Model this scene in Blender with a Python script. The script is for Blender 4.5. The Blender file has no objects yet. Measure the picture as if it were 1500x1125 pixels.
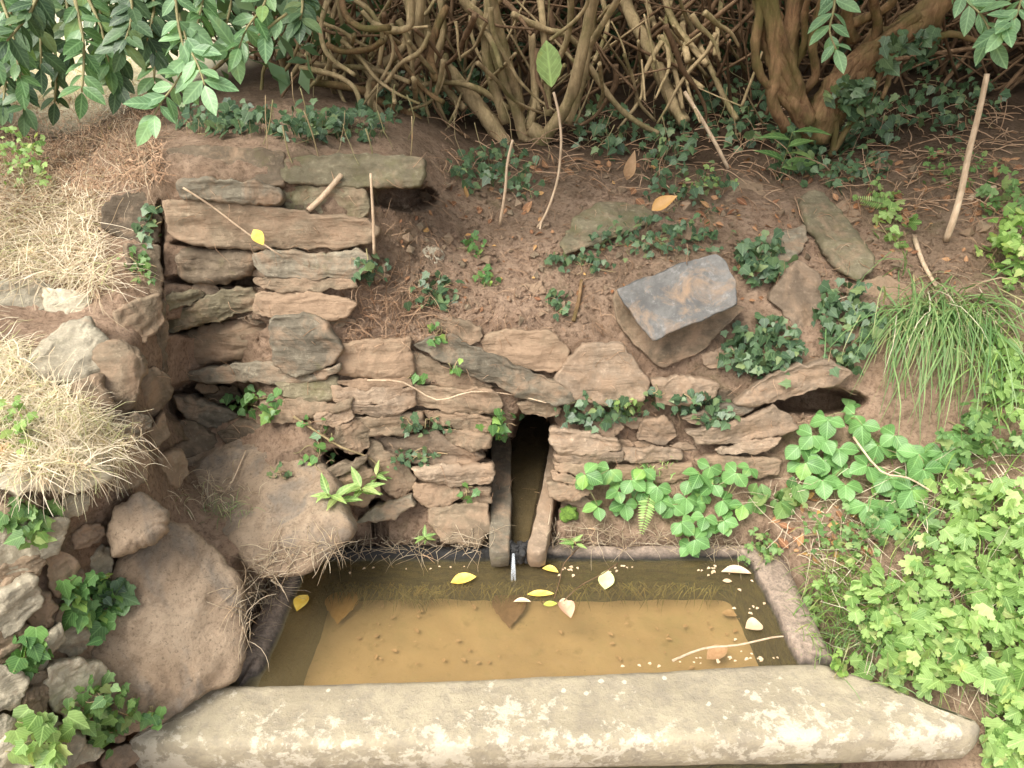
import bpy, bmesh, math, random
import numpy as np
from mathutils import Vector, Matrix, noise
from mathutils.bvhtree import BVHTree
R = math.radians
random.seed(7); rng = np.random.default_rng(7)
sc = bpy.context.scene
col = sc.collection
# ---------------------------------------------------------------- camera, light, exposure
CAMZ, PITCH, FPX = 1.6, R(30), 1155.0
cam = bpy.data.cameras.new("camera"); co = bpy.data.objects.new("camera", cam); col.objects.link(co)
co.location = (0, 0, CAMZ); co.rotation_euler = (R(90) - PITCH, 0, 0)
cam.sensor_width = 36; cam.lens = 36 * FPX / 1500; cam.clip_end = 500; cam.clip_start = 0.02
sc.camera = co
SUN_EL, SUN_AZ = R(56), R(222)      # azimuth of the sun clockwise from +Y : behind the camera, to the left
w = bpy.data.worlds.new("World"); sc.world = w; w.use_nodes = True
nt = w.node_tree; bg = nt.nodes['Background']
sky = nt.nodes.new('ShaderNodeTexSky'); sky.sky_type = 'NISHITA'; sky.sun_disc = False
sky.sun_elevation = SUN_EL; sky.sun_rotation = SUN_AZ; sky.air_density = 1.0; sky.dust_density = 4.0; sky.ozone_density = 0.6
hs = nt.nodes.new('ShaderNodeHueSaturation'); hs.inputs['Saturation'].default_value = 0.3; nt.links.new(sky.outputs[0], hs.inputs['Color']); nt.links.new(hs.outputs[0], bg.inputs[0])   # thin high cloud
bg.inputs[1].default_value = 0.12
sl = bpy.data.lights.new("sun", 'SUN'); so = bpy.data.objects.new("sun", sl); col.objects.link(so)
sl.energy = 1.7; sl.angle = R(35); sl.color = (1.0, 0.94, 0.84)
sd = Vector((math.sin(SUN_AZ) * math.cos(SUN_EL), math.cos(SUN_AZ) * math.cos(SUN_EL), math.sin(SUN_EL)))
so.rotation_euler = (-sd).to_track_quat('-Z', 'Y').to_euler(); so.location = (-3, -3, 6)
sc.view_settings.view_transform = 'Standard'; sc.view_settings.look = 'None'
sc.view_settings.exposure = 1.47; sc.view_settings.gamma = 1
sc.render.engine = 'CYCLES'
sc.cycles.use_denoising = True; sc.cycles.max_bounces = 6; sc.cycles.transparent_max_bounces = 8
sc.cycles.diffuse_bounces = 4; sc.cycles.glossy_bounces = 2; sc.cycles.transmission_bounces = 4

# ---------------------------------------------------------------- projection helpers
CAM = np.array([0, 0, CAMZ]); FW = np.array([0, math.cos(PITCH), -math.sin(PITCH)]); UPV = np.array([0, math.sin(PITCH), math.cos(PITCH)])
RT = np.array([1.0, 0, 0])
def ray(u, v): return FW + RT * (u - 750) / FPX + UPV * (562.5 - v) / FPX
def at(u, v, Y):
    d = ray(u, v); return CAM + d * (Y / d[1])
def atz(u, v, z):
    d = ray(u, v); return CAM + d * ((z - CAMZ) / d[2])
# the lie of the land: how far away the bank is where each sight line meets it (control points)
CP = [  # left ledge and bank
 (-500,-60,9),(-500,150,2.6),(-500,420,1.35),(-500,700,0.88),(-500,1000,0.62),(-500,1300,0.5),
 (0,0,5.4),(0,110,3.3),(0,180,2.5),(0,250,2.0),(0,350,1.62),(0,420,1.42),(0,560,1.15),(0,690,0.975),(0,760,0.93),(0,900,0.86),(0,1050,0.76),(0,1200,0.66),
 (120,120,3.3),(120,200,2.4),(120,300,1.85),(120,400,1.5),(120,480,1.33),(120,600,1.13),(120,690,1.02),(100,800,0.97),(100,900,0.92),(100,1050,0.82),
 (200,300,1.62),(215,400,1.5),(210,500,1.36),(200,600,1.22),(210,700,1.13),(200,800,1.10),(250,900,1.10),(200,1000,0.98),(200,1100,0.88),
 # left wall
 (250,0,5.2),(250,110,2.9),(250,170,2.1),(250,215,1.68),(250,300,1.60),(250,400,1.54),(250,500,1.49),(250,600,1.45),(270,680,1.38),(300,760,1.26),(340,850,1.12),(330,960,1.02),
 (420,0,5.2),(420,90,3.0),(420,160,2.05),(420,212,1.70),(420,300,1.61),(420,400,1.55),(420,500,1.50),(420,600,1.46),(420,680,1.36),(420,760,1.28),(430,830,1.22),
 (560,0,5.0),(560,90,3.1),(560,170,2.2),(570,225,1.80),(570,300,1.68),(570,400,1.61),(570,500,1.54),(570,600,1.49),(570,700,1.44),(570,760,1.37),(570,800,1.34),
 # centre
 (680,0,5.2),(680,100,3.2),(680,180,2.5),(680,250,2.1),(680,320,1.86),(680,400,1.69),(680,480,1.57),(680,560,1.53),(680,650,1.49),(680,740,1.43),(680,800,1.34),
 (800,0,5.3),(800,100,3.3),(800,200,2.5),(800,270,2.1),(800,350,1.82),(800,430,1.67),(800,500,1.585),(800,580,1.54),(800,680,1.49),(840,760,1.40),(840,800,1.35),
 (980,0,5.4),(980,100,3.3),(980,200,2.5),(980,270,2.15),(980,350,1.86),(980,430,1.70),(980,500,1.62),(980,570,1.56),(980,660,1.51),(980,740,1.43),(980,795,1.355),
 # right
 (1150,0,5.4),(1150,100,3.2),(1150,200,2.5),(1150,300,2.08),(1150,400,1.80),(1150,500,1.64),(1150,590,1.57),(1150,680,1.49),(1150,760,1.38),(1150,850,1.25),
 (1250,940,1.10),(1250,1020,1.0),
 (1320,0,5.2),(1320,100,3.1),(1320,200,2.4),(1320,300,2.02),(1320,400,1.78),(1320,500,1.62),(1320,600,1.53),(1320,700,1.42),(1320,800,1.28),(1320,900,1.14),(1400,1000,1.0),
 (1500,0,5.0),(1500,100,3.0),(1500,200,2.3),(1500,300,1.92),(1500,400,1.70),(1500,500,1.55),(1500,600,1.44),(1500,700,1.33),(1500,800,1.22),(1500,900,1.12),(1500,1000,1.01),(1500,1125,0.89),(1500,1250,0.79),
 (2000,-60,8),(2000,150,2.3),(2000,420,1.5),(2000,700,1.16),(2000,1000,0.9),(2000,1300,0.7),
 (250,-60,11),(750,-60,11),(1250,-60,11),(600,900,1.18),(900,900,1.18),(600,1100,0.88),(900,1100,0.88),(300,1250,0.74),(900,1250,0.74)]
_P = np.array(CP, float); _X = _P[:, :2] / 1000; _n = len(_P)
def _phi(r2): return np.where(r2 > 1e-12, 0.5 * r2 * np.log(np.maximum(r2, 1e-12)), 0)
_K = _phi(((_X[:, None] - _X[None]) ** 2).sum(-1)) + np.eye(_n) * 2e-4
_Q = np.hstack([np.ones((_n, 1)), _X])
_A = np.block([[_K, _Q], [_Q.T, np.zeros((3, 3))]])
_W = np.linalg.solve(_A, np.concatenate([1 / _P[:, 2], np.zeros(3)]))
def ysurf_arr(U, V):
    X = np.stack([U.ravel(), V.ravel()], 1) / 1000
    out = np.empty(len(X))
    for i in range(0, len(X), 20000):
        x = X[i:i + 20000]
        out[i:i + 20000] = _phi(((x[:, None] - _X[None]) ** 2).sum(-1)) @ _W[:_n] + _W[_n] + x @ _W[_n + 1:]
    return (1 / np.clip(out, 0.06, 4)).reshape(U.shape)
def ysurf(u, v): return float(ysurf_arr(np.array([float(u)]), np.array([float(v)]))[0])
def snorm(u, v, e=14):
    a = at(u - e, v, ysurf(u - e, v)); b = at(u + e, v, ysurf(u + e, v)); c = at(u, v - e, ysurf(u, v - e)); d = at(u, v + e, ysurf(u, v + e))
    n = np.cross(b - a, c - d); n /= np.linalg.norm(n)
    return n if n @ ray(u, v) < 0 else -n

# ---------------------------------------------------------------- tagging / linking helpers
def tag(o, label=None, cat=None, group=None, kind=None):
    if label: o['label'] = label
    if cat: o['category'] = cat
    if group: o['group'] = group
    if kind: o['kind'] = kind
    return o
def empty(name, loc, label, cat, group=None):
    o = bpy.data.objects.new(name, None); col.objects.link(o); o.location = tuple(loc); o.empty_display_size = 0.05
    return tag(o, label, cat, group)
def link(name, V, F, mat, parent=None, smooth=True, var=None, origin=None, loc=None):
    V = np.asarray(V, float)
    if parent is not None: org = np.array(parent.matrix_basis.translation) if parent.parent is None else np.array(parent.parent.location) + np.array(parent.location)
    else: org = V.mean(0) if origin is None else np.array(origin)
    if parent is None and origin is None: org[2] = V[:, 2].min()
    me = bpy.data.meshes.new(name)
    me.from_pydata((V - org).tolist(), [], F)
    if smooth: me.polygons.foreach_set('use_smooth', [True] * len(me.polygons))
    if var is not None:
        a = me.attributes.new('var', 'FLOAT', 'POINT'); a.data.foreach_set('value', np.asarray(var, np.float32))
    if loc is not None:
        a = me.attributes.new('leafpos', 'FLOAT_VECTOR', 'POINT'); a.data.foreach_set('vector', np.asarray(loc, np.float32).ravel())
    me.materials.append(mat); me.update()
    o = bpy.data.objects.new(name, me); col.objects.link(o)
    if parent is not None: o.parent = parent
    else: o.location = tuple(org)
    return o
class MB:
    def __init__(s): s.V = []; s.F = []; s.A = []; s.L = []; s.n = 0
    def add(s, V, F, var=0.5, loc=None):
        V = np.asarray(V, float); s.V.append(V); n = s.n
        s.F.extend([tuple(i + n for i in f) for f in F]); s.n += len(V)
        s.A.append(np.full(len(V), var) if np.isscalar(var) else var); s.L.append(np.full((len(V), 3), 9.0) if loc is None else loc)
    def build(s, name, mat, parent=None, origin=None, smooth=True):
        if not s.V: return None
        return link(name, np.vstack(s.V), s.F, mat, parent, smooth, np.concatenate(s.A), origin, np.vstack(s.L))
    def centre(s):
        V = np.vstack(s.V); c = V.mean(0); c[2] = V[:, 2].min(); return c

# ---------------------------------------------------------------- materials
def newmat(name):
    m = bpy.data.materials.new(name); m.use_nodes = True
    t = m.node_tree; t.nodes.clear(); return m, t, t.nodes, t.links
def N(t, typ, **k):
    n = t.nodes.new(typ)
    for a, b in k.items(): setattr(n, a, b)
    return n
def ramp(t, src, stops):
    r = N(t, 'ShaderNodeValToRGB'); e = r.color_ramp.elements
    while len(e) < len(stops): e.new(0.5)
    for i, (p, c) in enumerate(stops):
        e[i].position = p; e[i].color = (c[0], c[1], c[2], 1) if hasattr(c, '__len__') else (c, c, c, 1)
    t.links.new(src, r.inputs[0]); return r.outputs[0]
def mix(t, f, a, b, mode='MIX'):
    m = N(t, 'ShaderNodeMix', data_type='RGBA', blend_type=mode)
    for s, i in ((f, 0), (a, 6), (b, 7)):
        if hasattr(s, 'node'): t.links.new(s, m.inputs[i])
        else: m.inputs[i].default_value = s if not hasattr(s, '__len__') else (s[0], s[1], s[2], 1)
    return m.outputs[2]
def noise_n(t, vec, scale, detail=6, rough=0.6, dist=0.0):
    n = N(t, 'ShaderNodeTexNoise'); n.inputs['Scale'].default_value = scale; n.inputs['Detail'].default_value = detail
    n.inputs['Roughness'].default_value = rough; n.inputs['Distortion'].default_value = dist
    t.links.new(vec, n.inputs['Vector']); return n.outputs['Fac']
def math_n(t, op, a, b=None, c=None):
    m = N(t, 'ShaderNodeMath', operation=op)
    for i, s in enumerate((a, b, c)):
        if s is None: continue
        if hasattr(s, 'node'): t.links.new(s, m.inputs[i])
        else: m.inputs[i].default_value = s
    return m.outputs[0]
def bumpn(t, h, strength, dist, nrm=None):
    b = N(t, 'ShaderNodeBump'); b.inputs['Strength'].default_value = strength; b.inputs['Distance'].default_value = dist
    t.links.new(h, b.inputs['Height'])
    if nrm is not None: t.links.new(nrm, b.inputs['Normal'])
    return b.outputs[0]
def stone_mat(name, c1, c2, soil=0.4, moss=0.0, lichen=0.0, streak=1.0, rough=0.85, soilc=(0.29, 0.20, 0.13), bump=1.0):
    m, t, n, l = newmat(name)
    tc = N(t, 'ShaderNodeTexCoord'); oi = N(t, 'ShaderNodeObjectInfo')
    add = N(t, 'ShaderNodeVectorMath', operation='MULTIPLY_ADD'); comb = N(t, 'ShaderNodeCombineXYZ')
    for i in range(3): l.new(oi.outputs['Random'], comb.inputs[i])
    l.new(comb.outputs[0], add.inputs[0]); add.inputs[1].default_value = (37, 53, 71); l.new(tc.outputs['Object'], add.inputs[2])
    vec = add.outputs[0]
    mp = N(t, 'ShaderNodeMapping'); mp.inputs['Scale'].default_value = (6, 10, 60); mp.inputs['Rotation'].default_value = (0, 0.12, 0); l.new(vec, mp.inputs[0])
    strata = noise_n(t, mp.outputs[0], 1.0, 8, 0.65, 0.4)
    big = noise_n(t, vec, 9, 7, 0.65); fine = noise_n(t, vec, 70, 8, 0.7); vfine = noise_n(t, vec, 320, 4, 0.7)
    base = mix(t, ramp(t, big, [(0.40, 0), (0.60, 1)]), c1, c2)
    base = mix(t, math_n(t, 'MULTIPLY', ramp(t, strata, [(0.35, 0), (0.7, 1)]), 0.55 * streak), base, tuple(x * 0.5 for x in c1))
    base = mix(t, ramp(t, fine, [(0.35, 0.55), (0.62, 0)]), base, tuple(x * 0.38 for x in c2))
    base = mix(t, ramp(t, fine, [(0.56, 0), (0.78, 0.5)]), base, tuple(min(1, x * 1.7 + .03) for x in c2))
    # brightness of each stone differs
    v = math_n(t, 'MULTIPLY_ADD', oi.outputs['Random'], 0.5, 0.76)
    cv = N(t, 'ShaderNodeCombineXYZ'); [l.new(v, cv.inputs[i]) for i in range(3)]
    base = mix(t, 1.0, base, cv.outputs[0], 'MULTIPLY')
    if soil:
        s = noise_n(t, vec, 13, 9, 0.72, 0.6)
        base = mix(t, ramp(t, s, [(0.62 - soil * 0.4, 0), (0.78 - soil * 0.35, 0.92)]), base, soilc)
    if moss:
        s = noise_n(t, vec, 11, 8, 0.75, 0.3)
        base = mix(t, ramp(t, s, [(0.68 - moss * 0.35, 0), (0.82 - moss * 0.3, 0.8)]), base, (0.13, 0.12, 0.055))
    if lichen:
        vo = N(t, 'ShaderNodeTexVoronoi'); vo.inputs['Scale'].default_value = 38
        dn = noise_n(t, vec, 22, 7, 0.7); wp = N(t, 'ShaderNodeVectorMath', operation='MULTIPLY_ADD')
        cx = N(t, 'ShaderNodeCombineXYZ'); [l.new(dn, cx.inputs[i]) for i in range(3)]
        l.new(cx.outputs[0], wp.inputs[0]); wp.inputs[1].default_value = (0.12,) * 3; l.new(vec, wp.inputs[2]); l.new(wp.outputs[0], vo.inputs['Vector'])
        sel = noise_n(t, vec, 8, 5, 0.65)
        k = math_n(t, 'SUBTRACT', math_n(t, 'MULTIPLY', sel, 1.0), vo.outputs['Distance'])
        base = mix(t, ramp(t, k, [(0.16 - lichen * 0.12, 0), (0.22 - lichen * 0.12, 0.85)]), base, (0.60, 0.53, 0.39))
        base = mix(t, ramp(t, noise_n(t, vec, 60, 6, 0.8), [(0.62, 0), (0.68, 0.6)]), base, (0.16, 0.14, 0.11))
    p = N(t, 'ShaderNodeBsdfPrincipled'); l.new(base, p.inputs['Base Color']); p.inputs['Roughness'].default_value = rough
    p.inputs['Specular IOR Level'].default_value = 0.25
    b1 = bumpn(t, strata, 0.55 * streak * bump, 0.012); b2 = bumpn(t, fine, 0.6 * bump, 0.006, b1); b3 = bumpn(t, vfine, 0.4 * bump, 0.0015, b2)
    l.new(b3, p.inputs['Normal'])
    o = N(t, 'ShaderNodeOutputMaterial'); l.new(p.outputs[0], o.inputs[0]); return m
def leaf_mat(name, c1, c2, c3=None, rough=0.45, trans=0.35, spec=0.4):
    """c1..c2 over each leaf's own random value, c3 = the odd odd-coloured leaf"""
    m, t, n, l = newmat(name)
    at_ = N(t, 'ShaderNodeAttribute', attribute_name='var'); tc = N(t, 'ShaderNodeTexCoord')
    stops = [(0.0, c1), (0.85, c2)] + ([(0.97, c3)] if c3 else [])
    base = ramp(t, at_.outputs['Fac'], stops)
    nz = noise_n(t, tc.outputs['Object'], 60, 4, 0.6)
    base = mix(t, ramp(t, nz, [(0.35, 0.35), (0.65, 0)]), base, tuple(x * 0.5 for x in c1))
    lp = N(t, 'ShaderNodeAttribute', attribute_name='leafpos'); sx = N(t, 'ShaderNodeSeparateXYZ'); l.new(lp.outputs['Vector'], sx.inputs[0])
    ax = math_n(t, 'ABSOLUTE', sx.outputs[0]); wv = math_n(t, 'FRACT', math_n(t, 'MULTIPLY', math_n(t, 'MULTIPLY_ADD', ax, -1.1, sx.outputs[1]), 6.5))
    side = ramp(t, math_n(t, 'ABSOLUTE', math_n(t, 'SUBTRACT', wv, .5)), [(0.03, 1), (0.14, 0)])
    mid = ramp(t, ax, [(0.012, 1), (0.035, 0)]); vein = math_n(t, 'MULTIPLY', math_n(t, 'MAXIMUM', math_n(t, 'MULTIPLY', side, .6), mid), math_n(t, 'LESS_THAN', sx.outputs[1], 2.0))
    base = mix(t, math_n(t, 'MULTIPLY', vein, .45), base, tuple(min(1, x * 1.5 + .05) for x in c2))
    edge = ramp(t, noise_n(t, tc.outputs['Object'], 28, 3, 0.5), [(0.62, 0), (0.72, 0.5)]); base = mix(t, edge, base, (c2[0] * 1.2, c2[1] * .9, c2[2] * .7))
    p = N(t, 'ShaderNodeBsdfPrincipled'); l.new(base, p.inputs['Base Color']); p.inputs['Roughness'].default_value = rough
    p.inputs['Specular IOR Level'].default_value = spec
    l.new(bumpn(t, vein, -0.5, 0.0025, bumpn(t, noise_n(t, tc.outputs['Object'], 180, 3, 0.6), 0.35, 0.002)), p.inputs['Normal'])
    tr = N(t, 'ShaderNodeBsdfTranslucent'); l.new(mix(t, 1.0, base, (1.25, 1.3, 0.7), 'MULTIPLY'), tr.inputs[0])
    ms = N(t, 'ShaderNodeMixShader'); ms.inputs[0].default_value = trans
    l.new(p.outputs[0], ms.inputs[1]); l.new(tr.outputs[0], ms.inputs[2])
    o = N(t, 'ShaderNodeOutputMaterial'); l.new(ms.outputs[0], o.inputs[0]); return m
def bark_mat(name, c1, c2, moss=0.0, scale=1.0):
    m, t, n, l = newmat(name)
    tc = N(t, 'ShaderNodeTexCoord'); mp = N(t, 'ShaderNodeMapping'); mp.inputs['Scale'].default_value = (60 * scale, 60 * scale, 12 * scale); l.new(tc.outputs['Object'], mp.inputs[0])
    a = noise_n(t, mp.outputs[0], 1, 8, 0.7, 0.5); b = noise_n(t, tc.outputs['Object'], 18, 6, 0.6)
    base = mix(t, ramp(t, a, [(0.35, 0), (0.65, 1)]), c1, c2)
    base = mix(t, ramp(t, b, [(0.45, 0), (0.7, 0.6)]), base, tuple(x * 0.45 for x in c1))
    if moss: base = mix(t, ramp(t, noise_n(t, tc.outputs['Object'], 7, 6, 0.7), [(0.5 - moss * .2, 0), (0.62, 0.7)]), base, (0.10, 0.10, 0.03))
    p = N(t, 'ShaderNodeBsdfPrincipled'); l.new(base, p.inputs['Base Color']); p.inputs['Roughness'].default_value = 0.85; p.inputs['Specular IOR Level'].default_value = 0.2
    l.new(bumpn(t, a, 0.8, 0.006), p.inputs['Normal'])
    o = N(t, 'ShaderNodeOutputMaterial'); l.new(p.outputs[0], o.inputs[0]); return m
def plain_mat(name, c1, c2, scale=40, rough=0.8, bump=0.3):
    m, t, n, l = newmat(name); tc = N(t, 'ShaderNodeTexCoord'); a = noise_n(t, tc.outputs['Object'], scale, 6, 0.65)
    p = N(t, 'ShaderNodeBsdfPrincipled'); l.new(mix(t, ramp(t, a, [(0.35, 0), (0.65, 1)]), c1, c2), p.inputs['Base Color']); p.inputs['Roughness'].default_value = rough
    l.new(bumpn(t, a, bump, 0.004), p.inputs['Normal'])
    o = N(t, 'ShaderNodeOutputMaterial'); l.new(p.outputs[0], o.inputs[0]); return m
def soil_mat():
    m, t, n, l = newmat('soil'); g = N(t, 'ShaderNodeNewGeometry'); vec = g.outputs['Position']
    big = noise_n(t, vec, 3.2, 5, 0.6); mid = noise_n(t, vec, 17, 9, 0.7, 0.4); fine = noise_n(t, vec, 95, 8, 0.75); vf = noise_n(t, vec, 420, 4, 0.8)
    base = mix(t, ramp(t, mid, [(0.33, 0), (0.66, 1)]), (0.29, 0.19, 0.125), (0.50, 0.355, 0.25))
    base = mix(t, ramp(t, big, [(0.42, 0), (0.62, 0.6)]), base, (0.20, 0.145, 0.095))
    base = mix(t, ramp(t, fine, [(0.36, 0.65), (0.52, 0)]), base, (0.11, 0.068, 0.045))
    base = mix(t, ramp(t, fine, [(0.6, 0), (0.74, 0.55)]), base, (0.46, 0.33, 0.22))
    vo = N(t, 'ShaderNodeTexVoronoi'); vo.inputs['Scale'].default_value = 130; l.new(vec, vo.inputs['Vector'])
    base = mix(t, ramp(t, vo.outputs['Distance'], [(0.12, 0.5), (0.2, 0)]), base, (0.36, 0.27, 0.19))
    gm = noise_n(t, vec, 6, 8, 0.7, 0.3)      # thin green film of moss in patches
    base = mix(t, ramp(t, gm, [(0.56, 0), (0.7, 0.5)]), base, (0.10, 0.105, 0.04))
    sx = N(t, 'ShaderNodeSeparateXYZ'); l.new(vec, sx.inputs[0])
    hum_shade = ramp(t, math_n(t, 'ADD', math_n(t, 'MULTIPLY_ADD', sx.outputs[1], 1.4, -2.95), math_n(t, 'MULTIPLY', big, .5)), [(0.1, 0), (.7, 1)])   # humus, with the shade under the bushes painted in
    base = mix(t, hum_shade, base, mix(t, fine, (0.02, 0.013, 0.009), (0.10, 0.065, 0.04)))
    fx = math_n(t, 'MULTIPLY', ramp(t, math_n(t, 'MULTIPLY_ADD', sx.outputs[0], -2.5, -2.1), [(0, 0), (.6, 1)]), ramp(t, math_n(t, 'MULTIPLY_ADD', sx.outputs[1], 1.5, -3.6), [(0, 0), (.6, 1)]))  # open dry field beyond the left bank
    base = mix(t, fx, base, mix(t, mid, (0.62, 0.55, 0.34), (0.80, 0.74, 0.56)))
    p = N(t, 'ShaderNodeBsdfPrincipled'); l.new(base, p.inputs['Base Color']); p.inputs['Roughness'].default_value = 0.95; p.inputs['Specular IOR Level'].default_value = 0.12
    b = bumpn(t, mid, 0.8, 0.03); b = bumpn(t, fine, 0.9, 0.01, b); b = bumpn(t, vf, 0.6, 0.003, b); l.new(b, p.inputs['Normal'])
    o = N(t, 'ShaderNodeOutputMaterial'); l.new(p.outputs[0], o.inputs[0]); return m
M = {}
M['soil'] = soil_mat()
M['brown'] = stone_mat('stone_brown', (0.195, 0.145, 0.095), (0.29, 0.225, 0.15), soil=0.5, moss=0.15)
M['grey'] = stone_mat('stone_grey', (0.175, 0.148, 0.108), (0.27, 0.235, 0.17), soil=0.36, moss=0.25)
M['pink'] = stone_mat('stone_pink', (0.25, 0.185, 0.128), (0.355, 0.27, 0.19), soil=0.45, moss=0.0)
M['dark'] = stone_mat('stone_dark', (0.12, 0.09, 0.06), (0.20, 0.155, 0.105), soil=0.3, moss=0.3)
M['mossy'] = stone_mat('stone_mossy', (0.19, 0.16, 0.10), (0.28, 0.24, 0.155), soil=0.3, moss=0.5)
M['soily'] = stone_mat('stone_soily', (0.215, 0.162, 0.105), (0.31, 0.235, 0.155), soil=0.75)
M['pale'] = stone_mat('stone_pale', (0.36, 0.31, 0.22), (0.52, 0.46, 0.34), soil=0.18, moss=0.2)
M['blue'] = stone_mat('stone_blue', (0.13, 0.127, 0.12), (0.25, 0.24, 0.222), soil=0.28, lichen=0.0, streak=0.4)
M['boulder'] = stone_mat('boulder', (0.29, 0.228, 0.155), (0.38, 0.305, 0.215), soil=0.6, moss=.1, streak=0.35, soilc=(0.29, 0.215, 0.145), bump=0.7)
M['slab'] = stone_mat('slab', (0.36, 0.31, 0.225), (0.47, 0.41, 0.31), soil=0.0, moss=0.05, lichen=0.42, streak=0.15, bump=0.8)
def slab_mat():
    m, t, n, l = newmat('slab_stone'); g = N(t, 'ShaderNodeNewGeometry'); vec = g.outputs['Position']; sx = N(t, 'ShaderNodeSeparateXYZ'); l.new(vec, sx.inputs[0])
    a = noise_n(t, vec, 6, 7, .65); b = noise_n(t, vec, 34, 8, .75); c = noise_n(t, vec, 130, 6, .8); d = noise_n(t, vec, 38, 9, .72, .2); d0 = noise_n(t, vec, 7, 4, .6)
    base = mix(t, ramp(t, a, [(.38, 0), (.62, 1)]), (.31, .265, .185), (.40, .345, .24))
    base = mix(t, ramp(t, b, [(.4, .5), (.55, 0)]), base, (.22, .19, .15))
    # lichen: cream crusts, thicker towards the weathered front edge
    fr = math_n(t, 'MULTIPLY_ADD', sx.outputs[1], -2.6, 2.46)
    li = math_n(t, 'ADD', math_n(t, 'MULTIPLY', fr, .34), math_n(t, 'ADD', math_n(t, 'MULTIPLY', d, .72), math_n(t, 'MULTIPLY', d0, .34)))
    base = mix(t, ramp(t, li, [(.60, 0), (.645, .72)]), base, mix(t, b, (.48, .42, .31), (.66, .60, .48)))
    vo = N(t, 'ShaderNodeTexVoronoi'); vo.inputs['Scale'].default_value = 26; vo.inputs['Randomness'].default_value = 1; l.new(vec, vo.inputs['Vector'])
    rr = math_n(t, 'ADD', vo.outputs['Distance'], math_n(t, 'MULTIPLY', b, .35)); pk = math_n(t, 'GREATER_THAN', noise_n(t, vec, 9, 2, .5), .5)
    base = mix(t, math_n(t, 'MULTIPLY', ramp(t, rr, [(.27, .8), (.31, 0)]), pk), base, (.60, .55, .43))
    base = mix(t, ramp(t, c, [(.63, 0), (.7, .7)]), base, (.13, .115, .085))
    base = mix(t, ramp(t, noise_n(t, vec, 4, 8, .8), [(.62, 0), (.72, .55)]), base, (.17, .15, .09))
    p = N(t, 'ShaderNodeBsdfPrincipled'); l.new(base, p.inputs['Base Color']); p.inputs['Roughness'].default_value = .9; p.inputs['Specular IOR Level'].default_value = .2
    l.new(bumpn(t, c, .5, .002, bumpn(t, b, .7, .006, bumpn(t, d, .5, .012))), p.inputs['Normal'])
    o = N(t, 'ShaderNodeOutputMaterial'); l.new(p.outputs[0], o.inputs[0]); return m
M['slab'] = slab_mat()
M['wetfloor'] = stone_mat('wet_channel_floor', (0.02, 0.014, 0.008), (0.07, 0.05, 0.025), soil=0, rough=.5)
def boulder_mat():
    m, t, n, l = newmat('smooth_rock'); g = N(t, 'ShaderNodeNewGeometry'); vec = g.outputs['Position']
    a = noise_n(t, vec, 5, 7, .65, .4); b = noise_n(t, vec, 30, 8, .75); c = noise_n(t, vec, 150, 7, .8)
    mp = N(t, 'ShaderNodeMapping'); mp.inputs['Scale'].default_value = (13, 13, 2.2); l.new(vec, mp.inputs[0]); st = noise_n(t, mp.outputs[0], 1, 6, .6, .6)
    base = mix(t, ramp(t, a, [(.38, 0), (.62, 1)]), (.27, .195, .13), (.39, .30, .21))
    base = mix(t, ramp(t, st, [(.52, 0), (.66, .75)]), base, (.17, .15, .125))      # grey rain streaks
    base = mix(t, ramp(t, b, [(.36, .65), (.5, 0)]), base, (.17, .12, .08)); base = mix(t, ramp(t, b, [(.58, 0), (.7, .5)]), base, (.46, .37, .27))
    base = mix(t, ramp(t, c, [(.36, .7), (.46, 0)]), base, (.10, .075, .05)); base = mix(t, ramp(t, c, [(.62, 0), (.7, .6)]), base, (.52, .43, .32))
    p = N(t, 'ShaderNodeBsdfPrincipled'); l.new(base, p.inputs['Base Color']); p.inputs['Roughness'].default_value = .9; p.inputs['Specular IOR Level'].default_value = .2
    l.new(bumpn(t, c, .7, .003, bumpn(t, b, .8, .009, bumpn(t, a, .5, .03))), p.inputs['Normal'])
    o = N(t, 'ShaderNodeOutputMaterial'); l.new(p.outputs[0], o.inputs[0]); return m
M['boulder'] = boulder_mat()
M['straw'] = leaf_mat('dry_grass', (0.38, 0.28, 0.18), (0.86, 0.76, 0.60), (0.50, 0.52, 0.26), rough=0.6, trans=0.3, spec=0.2)  # paled so the glaring light on the left ledge sits in the colour
M['root'] = leaf_mat('root', (0.24, 0.14, 0.08), (0.50, 0.34, 0.22), None, rough=0.8, trans=0.0, spec=0.1)
M['litter'] = leaf_mat('dead_leaf', (0.17, 0.07, 0.035), (0.45, 0.25, 0.13), (0.6, 0.36, 0.12), rough=0.7, trans=0.15, spec=0.2)
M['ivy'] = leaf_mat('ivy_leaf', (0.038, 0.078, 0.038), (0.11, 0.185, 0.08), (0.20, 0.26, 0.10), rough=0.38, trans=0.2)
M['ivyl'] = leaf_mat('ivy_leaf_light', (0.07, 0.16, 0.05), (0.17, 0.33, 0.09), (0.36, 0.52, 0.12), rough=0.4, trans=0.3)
M['berry'] = leaf_mat('strawberry_leaf', (0.09, 0.21, 0.055), (0.24, 0.45, 0.15), (0.30, 0.50, 0.12), rough=0.42, trans=0.35)
M['herb'] = leaf_mat('herb_leaf', (0.13, 0.25, 0.06), (0.38, 0.54, 0.18), (0.52, 0.58, 0.24), rough=0.5, trans=0.4)
M['herbd'] = leaf_mat('herb_leaf_dark', (0.08, 0.17, 0.05), (0.20, 0.33, 0.10), (0.30, 0.36, 0.14), rough=0.5, trans=0.35)
M['grass'] = leaf_mat('grass_blade', (0.12, 0.24, 0.08), (0.30, 0.43, 0.17), (0.58, 0.52, 0.28), rough=0.5, trans=0.35)
M['lime'] = leaf_mat('grass_lime', (0.12, 0.24, 0.05), (0.33, 0.49, 0.13), (0.5, 0.55, 0.2), rough=0.5, trans=0.4)
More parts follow.
